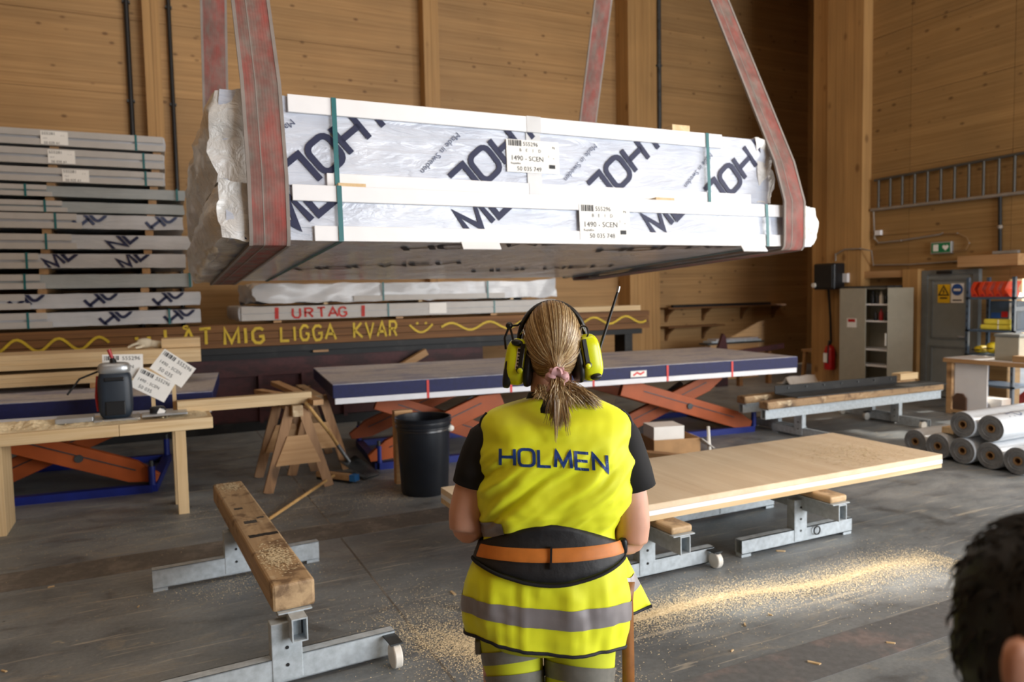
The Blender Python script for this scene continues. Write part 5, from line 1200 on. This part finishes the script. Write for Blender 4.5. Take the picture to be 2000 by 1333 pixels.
# reflective bands (follow the vest rows, so they sag with the hem) and hem piping
belt_strip(lambda c, b_: 1178-6*c*c, lambda c, b_: 1216-6*c*c, .003, name='reflective_band', mat='reflective', par=vest, wr=1, m_=8)
belt_strip(lambda c, b_: 1012, lambda c, b_: 1040, .003, name='reflective_band', mat='reflective', par=vest, wr=1, th0=math.pi*.8, th1=math.pi*1.30, closed=False, n=60)
MB().tube([PM @ S(2*math.pi*k/NT, 1264, .001) for k in range(NT)], .0045, 8, closed=True).build('hem_piping', 'piping', vest, smooth=True)
for s in (0, math.pi):
    th = s-(.12 if s == 0 else -.12)
    MB().tube([PM @ S(th, py, .001) for py in range(800, 985, 12)], .005, 8).build('armhole_piping', 'piping', vest, smooth=True)
MB().tube([PM @ S(2*math.pi*k/48, 771, .0) for k in range(48)], .005, 8, closed=True).build('neck_piping', 'piping', vest, smooth=True)
# loose front panel of the vest seen at her right hip
vs = []
for i in range(9):
    for j in range(13):
        u, v = i/8, j/12; py = 1118+116*v+6*math.sin(u*3); x = lx(1222, py)+.012+u*(.010+.080*v); vs.append(PM @ V((x, .10+.05*u+.01*math.sin(v*5+u*4), lz(py))))
ff = [(i*13+j, (i+1)*13+j, (i+1)*13+j+1, i*13+j+1) for i in range(8) for j in range(12)]
fp = MB().add(vs, ff).build('vest_front_panel', 'hi_vis', vest, smooth=True); fp.modifiers.new('s', 'SOLIDIFY').thickness = .004
vs2 = [vs[i*13+j] + (PM.to_3x3() @ V((.0, -.006, 0))) for i in range(9) for j in range(4, 8)]
MB().add(vs2, [(i*4+j, (i+1)*4+j, (i+1)*4+j+1, i*4+j+1) for i in range(8) for j in range(3)]).build('reflective_band', 'reflective', vest, smooth=True)
MB().tube([vs[i*13+12] for i in range(9)], .0045, 8).build('hem_piping', 'piping', vest, smooth=True)
# HOLMEN on the back
vs, fs, tot = word('HOLMEN', 1, .175, .26, .12); tot -= .26
LT = MB(); P_ = []
for v in vs:
    u, h = v[0]/tot, v[1]; px = 977+208*u+(1-h)*2*u; py = 909-32*h+13*u-2.5*math.sin(u*3.1)
    P_.append(onvest(px, py))
LT.add(P_, fs).build('lettering', 'print_blue', vest)
# support belt
bt = belt_strip(lambda c, b_: (1017+30*abs(c)**1.6+ (6 if c > 0 else 0)*abs(c)) if b_ else 1045, lambda c, b_: (1131-48*abs(c)**1.8) if b_ else 1083, .013, m_=12, name='support_belt', mat='belt_black', par=person, wr=.35, rnd=.010)
bt.modifiers.new('s', 'SOLIDIFY').thickness = .008
MB().tube([PM @ S(math.pi+math.pi*k/60, 1131-48*abs(math.copysign(abs(math.cos(math.pi+math.pi*k/60))**.78, 1))**1.8, .010, .35) for k in range(61)], .0045, 8).build('belt_edging', 'black_cloth', bt, smooth=True)
belt_strip(lambda c, b_: 1059-9*c*c, lambda c, b_: 1086-12*c*c, .0175, name='belt_strap', mat='belt_orange', par=bt, wr=.35, th0=math.pi*1.13, th1=math.pi*1.90, closed=False, n=90, rnd=.002)
p, q = S(math.pi*1.5, 1054, .020, .35), S(math.pi*1.5, 1097, .020, .35); MB(PM).beam(p, q, .005, .008, V((0, 1, 0))).build('belt_clip', 'black_plastic', bt)
p = S(math.pi*1.93, 1063, .016, 0); MB(PM).ell(p, .012, .010, .022, 12, 8, .6).build('buckle', 'black_plastic', bt, smooth=True)
# hanging leather strap at her right hip
pts = [(1240, 1165, .09), (1236, 1200, .085), (1237, 1250, .08), (1239, 1330, .08), (1240, 1480, .07)]
vs = []
for px, py, y in pts:
    for s in (-.017, .017): vs.append(PM @ V((lx(px, py)+s, y, lz(py))))
ls = MB().add(vs, [(2*i, 2*i+1, 2*i+3, 2*i+2) for i in range(len(pts)-1)]).build('leather_strap', 'leather', person, smooth=True); ls.modifiers.new('s', 'SOLIDIFY').thickness = .005
# t-shirt
ts = MB(PM)
for outl, s in (([(962, 822), (934, 828), (916, 848), (901, 880), (891, 908), (884, 938)], 1), ([(1208, 828), (1234, 830), (1250, 852), (1262, 885), (1274, 922), (1281, 950)], -1)):
    rr_ = [.030, .046, .055, .058, .059, .060]
    pts = [V((lx(px, py)+s*r_, 0, lz(py))) for (px, py), r_ in zip(outl, rr_)]
    if s == 1: pts[0].x = -.16
    ts.tube([V((pts[0].x+s*.03, 0, pts[0].z-.015))]+pts, [.025]+rr_, 24, cap=False)
ts.tube([(0, .004, 1.435), (0, .006, 1.468), (0, .008, 1.482)], [.085, .067, .061], 24, cap=False)
o = ts.build('t_shirt', 'black_cloth', person, smooth=70); o.modifiers.new('s', 'SOLIDIFY').thickness = .004
# trousers and boots
tr = MB(PM)
hipL, hipR = lx(928, 1250), lx(1208, 1250)
tr.tube([(-.018, 0, 1.0), (-.018, 0, .90), ((hipL+hipR)/2, 0, .85), ((hipL+hipR)/2, 0, .82)], [.15, .172, (hipR-hipL)/2, (hipR-hipL)/2-.02], 40, sx=1, sy=.74, up=V((0, 1, 0)))
LEG = {-1: [(.86, lx(990), .088), (.72, lx(996), .080), (.66, lx(1000), .076), (.48, lx(1004), .066), (.25, lx(1004), .064), (.06, lx(1004), .070)], 1: [(.86, lx(1130), .098), (.72, lx(1126), .094), (.66, lx(1123), .090), (.48, lx(1116), .070), (.25, lx(1116), .066), (.06, lx(1116), .071)]}
for s in (-1, 1): tr.tube([(x, .0, z) for z, x, r_ in LEG[s]], [r_ for z, x, r_ in LEG[s]], 36, sx=1, sy=1.08, up=V((0, 1, 0)))
trs = tr.build('trousers', 'trouser_yellow', person, smooth=70)
def legat(s, z):
    L = LEG[s]
    for a, b_ in zip(L, L[1:]):
        if a[0] >= z >= b_[0]: t_ = (a[0]-z)/(a[0]-b_[0]); return a[1]+(b_[1]-a[1])*t_, a[2]+(b_[2]-a[2])*t_
    return L[0][1:]
for s, y0, y1, tl in ((-1, 1264, 1290, 14), (-1, 1314, 1345, 10), (1, 1296, 1330, 16), (1, 1352, 1385, 10), (-1, 1440, 1475, 0), (1, 1440, 1475, 0)):
    vs = []; n = 40
    for j in range(5):
        for k in range(n):
            a = 2*math.pi*k/n; py = y0+(y1-y0)*j/4-tl*math.cos(a)*s*-1*.6; z = lz(py); z = CAMH-(CAMH-z)*(1+min(0, math.sin(a))*.09*.85/1.96); x, r_ = legat(s, min(.85, max(.07, z))); vs.append(PM @ V((x+(r_+.003)*math.cos(a), (r_+.003)*1.08*math.sin(a), z)))
    MB().add(vs, [(j*n+k, j*n+(k+1) % n, (j+1)*n+(k+1) % n, (j+1)*n+k) for j in range(4) for k in range(n)]).build('reflective_band', 'trouser_reflective', trs, smooth=True)
MB(PM).box(lx(921), lx(933), -.03, .03, lz(1268), lz(1240)).build('pocket_tab', 'trouser_reflective', trs, bevel=.004)
for s in (-1, 1):
    x = LEG[s][-1][1]
    MB(PM).tube([(x, -.02, .14), (x, -.02, .06)], [.052, .054], 16).ell((x, .05, .05), .048, .14, .05, 18, 10, .7).build('boot', 'boot', person, smooth=True)
# ---- hair
hair = MB(PM).ell(HC+V((0, -.014, .004)), .072, .088, .104, 28, 20).build('hair', 'hair_base', person, smooth=True)
HR = V((.0755, .098, .1085)); HO = HC+V((0, -.012, .004))
PONY = V((lx(1083, 720), -.099, lz(722)))
pd = V(((PONY.x-HO.x)/HR.x, (PONY.y-HO.y)/HR.y, (PONY.z-HO.z)/HR.z)).normalized()
random.seed(77)
hm = MB(PM)
def strand(d0, lay, r_, nseg=11):
    pts = []
    ang = math.acos(max(-1, min(1, d0.dot(pd)))); sa = math.sin(ang) or 1
    w1, w2 = random.uniform(-.05, .05), random.uniform(-.05, .05)
    for i in range(nseg+1):
        t_ = i/nseg; d = (d0*math.sin((1-t_)*ang)+pd*math.sin(t_*ang))/sa
        d = (d+V((w1, 0, w2))*math.sin(math.pi*t_)*.6).normalized()
        k = 1+lay*math.sin(math.pi*min(1, t_*1.1))-.0*t_
        q = HO+V((d.x*HR.x*k, d.y*HR.y*k, d.z*HR.z*k))
        if t_ > .86: q = q.lerp(PONY+V((random.uniform(-.008, .008), -.004, random.uniform(-.008, .008))), (t_-.86)/.14*.8)
        pts.append(q)
    hm.tube(pts, [r_*.5]+[r_]*(nseg-1)+[r_*.8], 4, cap=False)
for k in range(1900):
    al = R(random.uniform(-122, 122)); fw = .62*max(0, math.cos(al))+.10+random.uniform(-.55, .05)*max(0, math.cos(al*.7))
    d0 = V((math.sin(al), fw-.25*(abs(al) > R(95)), math.cos(al))).normalized()
    strand(d0, random.uniform(-.005, .045), random.uniform(.0005, .0013))
for k in range(160):
    be = random.uniform(-1, 1); d0 = V((be*.95, -.35, -.75-.2*random.random())).normalized(); strand(d0, random.uniform(0, .04), random.uniform(.0009, .0018), 7)
for k in range(26):   # loose wisps
    al = R(random.uniform(-80, 100)); d0 = V((math.sin(al), random.uniform(-.3, .3), math.cos(al))).normalized(); strand(d0, random.uniform(.06, .12), .0005)
hm.build('hair_strands', 'blonde', hair, smooth=True)['kind'] = 'stuff'
pt = MB(PM)
def tail(ex, ey, ez, r_, spread=.018, sag=0):
    p0 = PONY+V((random.gauss(0, .006), -.006, random.gauss(0, .005))); e = V((ex, ey, ez))
    a = p0+V(((ex-p0.x)*.15+random.gauss(0, .006), -.03, -.03)); b_ = p0.lerp(e, .55)+V((random.gauss(0, spread*.5), -.028, .012))
    pts = []
    for i in range(10):
        t_ = i/9; pts.append(p0*(1-t_)**3+a*3*t_*(1-t_)**2+b_*3*t_*t_*(1-t_)+e*t_**3)
    pt.tube(pts, [r_*.7]+[r_]*7+[r_*.7, r_*.25], 4, cap=False)
for k in range(620):
    u = random.gauss(0, .5); tail(lx(1089)+.030*u, -.118+random.uniform(-.012, .012), lz(random.uniform(775, 822)-abs(u)*10), random.uniform(.0005, .0012))
for k in range(14): tail(lx(1083+random.uniform(-6, 4)), -.135, lz(random.uniform(820, 843)), .0009, .006)
for k in range(16): tail(lx(1104+random.uniform(-6, 6)), -.128, lz(random.uniform(812, 832)), .0011, .008)
for k in range(240):   # hair falling over the right shoulder
    p0 = V((lx(1112+random.uniform(-30, 6), 752), -.055+random.uniform(-.015, .015), lz(742+random.uniform(-6, 14)))); e = V((lx(random.uniform(1108, 1172), 785), -.070+random.uniform(-.01, .012), lz(random.uniform(772, 792))))
    pt.tube([p0.lerp(e, i/5)+V((0, -.012*math.sin(math.pi*i/5), .010*math.sin(math.pi*i/5))) for i in range(6)], [.0007]*5+[.0003], 4, cap=False)
for k in range(50):
    p0 = V((lx(1048+random.uniform(-6, 20), 748), -.05, lz(748+random.uniform(-4, 8)))); e = V((lx(random.uniform(1035, 1068), 770), -.064, lz(random.uniform(762, 776))))
    pt.tube([p0.lerp(e, i/4)+V((0, -.008*math.sin(math.pi*i/4), .004)) for i in range(5)], [.0012]*4+[.0004], 4, cap=False)
pt.build('ponytail', 'blonde', hair, smooth=True)['kind'] = 'stuff'
sc2 = MB(PM); ax1 = V((0, -.8, -.6)).normalized(); e1 = V((1, 0, 0)); e2 = ax1.cross(e1)
pts = [PONY+V((0, -.008, -.004))+e1*.017*math.cos(a)+e2*.019*math.sin(a)+ax1*.004*math.sin(a*5) for a in [2*math.pi*i/48 for i in range(48)]]
sc2.tube(pts, [.0105+.003*math.sin(i*1.9)+.0015*math.sin(i*5.1) for i in range(48)], 12, closed=True)
sc2.build('scrunchie', 'scrunchie', hair, smooth=True)

# ---- ear defenders
def hp_(v): return tuple(PM @ V(v))
hs = thing('ear_defenders', 'yellow ear defenders with antenna worn by the person in the yellow vest', 'ear defenders', hp_((0, 0, 1.55)))
bz, ba, bb = 1.615, .0885, .106
arc = [V((HC.x+ba*math.cos(a), .004, bz+bb*math.sin(a))) for a in [R(4+i*172/28) for i in range(29)]]
MB(PM).tube(arc, .0065, 12, sx=1, sy=2.4, up=V((0, 1, 0))).build('headband', 'muff_black', hs, smooth=True)
for s in (-1, 1):
    cx = lx(1015, 702) if s < 0 else lx(1144, 698); cz = lz(703 if s < 0 else 697); Mc = PM @ Matrix.Translation((cx, -.002, cz)) @ Matrix.Rotation(R(-9*s), 4, 'Y') @ Matrix.Rotation(R(14*s), 4, 'Z')
    cup = MB(Mc).ell((s*.004, 0, 0), .031, .046, .062, 32, 20, .62).build('ear_cup', 'muff_yellow', hs, smooth=True)
    MB(Mc).ell((-s*.030, 0, -.002), .012, .043, .060, 28, 16, .7).build('cushion', 'muff_black', hs, smooth=True)
    MB(Mc).box(-s*.014-.005, -s*.014+.005, -.050, -.040, -.012, .052).ell((-s*.014, -.047, -.016), .010, .006, .010, 12, 8).build('arm_hinge', 'muff_black', cup, smooth=40)
    MB(Mc).ell((-s*.016, -.051, -.018), .0075, .004, .0075, 12, 8).build('hinge_button', 'muff_yellow', cup, smooth=True)
    MB(Mc).ell((s*.004, -.040, -.050 if s > 0 else .052), .016, .010, .009, 14, 8).build('socket', 'muff_black', cup, smooth=True)
    MB(PM).tube([(cx-s*.022, -.03, cz+.05), (cx-s*.012, -.018, cz+.085), (HC.x+s*.0935, .0, bz+.01)], .0022, 8).build('steel_wire', 'chrome', hs, smooth=True)
cx, cz = lx(1015, 702), lz(703)
MB(PM @ Matrix.Translation((cx-.030, -.004, cz-.022)) @ Matrix.Rotation(R(9), 4, 'Y')).ell((0, 0, 0), .012, .036, .046, 20, 14, .5).build('battery_cover', 'muff_black', hs, smooth=True)
l_ = PM @ Matrix.Translation((cx+.001, -.0485, cz+.012)) @ Matrix.Rotation(R(9), 4, 'Y') @ Matrix.Rotation(R(-14), 4, 'Z')
lb = MB(l_).box(-.009, .009, -.001, 0, -.028, .028).build('sticker', 'paper_white', hs)
for i in range(6): MB(l_).box(-.007+.001*(i % 2), .007-.002*(i % 3), -.0016, -.001, -.024+i*.0085, -.020+i*.0085).build('print_line', 'ink', lb)
MB(l_).box(-.008, .008, -.0016, -.001, .018, .026).build('barcode', 'ink', lb)
MB(PM).tube([(lx(1004, 662), -.03, lz(664)), (lx(1000, 645), -.02, lz(646)), (lx(996, 636), -.012, lz(634))], [.003, .003, .003], 8).tube([(lx(989, 678), -.012, lz(678)), (lx(987, 655), -.012, lz(656)), (lx(996, 636), -.012, lz(634))], .003, 8).tube([(lx(996, 636), -.012, lz(634)), (lx(1012, 634), -.006, lz(633)), (lx(1026, 622), .002, lz(622))], .003, 8).build('boom_bracket', 'muff_black', hs, smooth=True)
MB(PM).ell((lx(996, 636), -.014, lz(633)), .0095, .012, .0095, 14, 10).build('bracket_joint', 'muff_black', hs, smooth=True)
MB(PM).tube([PM.inverted() @ (PM @ V((lx(1146+9*math.cos(a), 648)-.013, -.03, lz(648+12*math.sin(a))))) for a in [2*math.pi*i/20 for i in range(20)]], .0022, 6, closed=True).build('wire_loop', 'muff_black', hs, smooth=True)
MB(PM).tube([(lx(1166, 692), -.012, lz(692)), (lx(1167, 688), -.012, lz(686)), (lx(1203, 570), -.012, lz(572))], [.006, .0042, .0032], 10).build('antenna', 'muff_black', hs, smooth=True)
MB(PM).tube([(lx(1202.5, 573), -.012, lz(574)), (lx(1205, 563), -.012, lz(563))], .0045, 10).build('antenna_tip', 'chrome', hs, smooth=True)

# ================================================================== PERSON CLOSE TO THE CAMERA
fc = ad(2052, 1262, .76); FC = V((fc.x, fc.y, fc.z))
FM = Matrix(((r0.x, FH.x, 0, FC.x), (r0.y, FH.y, 0, FC.y), (0, 0, 1, FC.z), (0, 0, 0, 1)))
p2 = thing('person', 'dark-haired head of a person close to the camera, cut off at right', 'person', (FC.x, FC.y, 0))
fb = MB(FM); zc = FC.z
fb.ell((0, 0, 0), .078, .095, .115, 24, 16); fb.ell((.0, .05, -.07), .05, .05, .05, 16, 10); fb.tube([(0, -.01, -.2), (0, 0, -.06)], [.065, .058], 16)
fb.tube([(0, .09, .0), (0, .112, -.03), (0, .095, -.045)], [.01, .015, .012], 8)
for s in (-1, 1): fb.ell((s*.08, -.005, -.02), .010, .022, .034, 12, 8)
fb.ell((.0, .10, -.075), .022, .01, .009, 10, 8); ep = FM.inverted() @ ad(1990, 1300, .655); fb.ell(ep, .020, .010, .030, 14, 10); fb.tube([ep, ep*.5], [.014, .03], 10)
fb.tube([(0, -.02, -.62), (0, -.02, -.45), (0, -.02, -.30), (0, -.02, -.2)], [.15, .16, .17, .07], 20, sx=1, sy=.62, up=V((0, 1, 0)))
for s in (-1, 1):
    fb.tube([(s*.17, -.02, -.27), (s*.21, -.03, -.55), (s*.19, .10, -.75)], [.055, .048, .035], 14); hand(fb, FM.inverted() @ (FM @ V((s*.19, .10, -.75))), V((s*.16, .17, -.78)), (0, .1, -1), -s, (0, 0, 1))
    fb.tube([(s*.09, -.02, -.60), (s*.095, -.02, -.95), (s*.10, -.03, -zc+.06)], [.085, .06, .042], 14); fb.tube([(s*.10, -.06, -zc+.04), (s*.10, .13, -zc+.035)], [.036, .03], 10)
baked(fb, 'body', 'face_skin', p2, .008)
h2 = MB(FM); 
def hp2(p):
    q = p.copy(); n = noise.noise(p*24)*.008+noise.noise(p*60)*.004; return q+q.normalized()*n
vs = []; n, m_ = 48, 30
for i in range(m_+1):
    ph = -math.pi/2*.62+(math.pi/2*1.62)*i/m_
    for k in range(n):
        a = 2*math.pi*k/n; q = V((.094*math.cos(ph)*math.cos(a), -.012+.108*math.cos(ph)*math.sin(a), .012+.126*math.sin(ph)))
        if math.sin(a) > .45 and q.z < .045: q = q*.80
        vs.append(hp2(q))
h2.add(vs, [(i*n+k, i*n+(k+1) % n, (i+1)*n+(k+1) % n, (i+1)*n+k) for i in range(m_) for k in range(n)]).build('hair', 'black_hair', p2, smooth=True)
hm = MB(FM); random.seed(8)
for k in range(700):
    a, ph = random.random()*6.28, R(random.uniform(-50, 88)); 
    if math.sin(a) > .45 and ph < R(25): continue
    d = V((math.cos(ph)*math.cos(a), math.cos(ph)*math.sin(a), math.sin(ph))); q = V((.093*d.x, -.012+.107*d.y, .012+.125*d.z)); tn = V((0, 0, 1)).cross(d).normalized(); dn = d.cross(tn)
    e = q+d*.004+dn*random.uniform(.01, .03)*-1+tn*random.uniform(-.012, .012); hm.tube([q, q.lerp(e, .5)+d*.004, e], [.002, .0016, .0006], 4, cap=False)
hm.build('hair_strands', 'black_hair', p2, smooth=True)['kind'] = 'stuff'
MB(FM).tube([(0, -.02, -.66), (0, -.02, -.45), (0, -.02, -.31), (0, -.02, -.22)], [.165, .175, .185, .085], 28, sx=1, sy=.66, up=V((0, 1, 0)), cap=False).tube([(-.15, -.02, -.265), (-.19, -.025, -.33), (-.215, -.03, -.55), (-.19, .10, -.74)], [.06, .066, .058, .045], 18, cap=False).tube([(.15, -.02, -.265), (.19, -.025, -.33), (.215, -.03, -.55), (.19, .10, -.74)], [.06, .066, .058, .045], 18, cap=False).build('jacket', 'dark_jacket', p2, smooth=60)
MB(FM).tube([(-.09, -.02, -.62), (-.095, -.02, -.95), (-.10, -.03, -zc+.08)], [.098, .078, .07], 18).tube([(.09, -.02, -.62), (.095, -.02, -.95), (.10, -.03, -zc+.08)], [.098, .078, .07], 18).build('trousers', 'dark_jacket', p2, smooth=60)
MB(FM).ell((-.10, .03, -zc+.045), .045, .13, .044, 16, 8, .7).ell((.10, .03, -zc+.045), .045, .13, .044, 16, 8, .7).build('shoes', 'boot', p2, smooth=True)
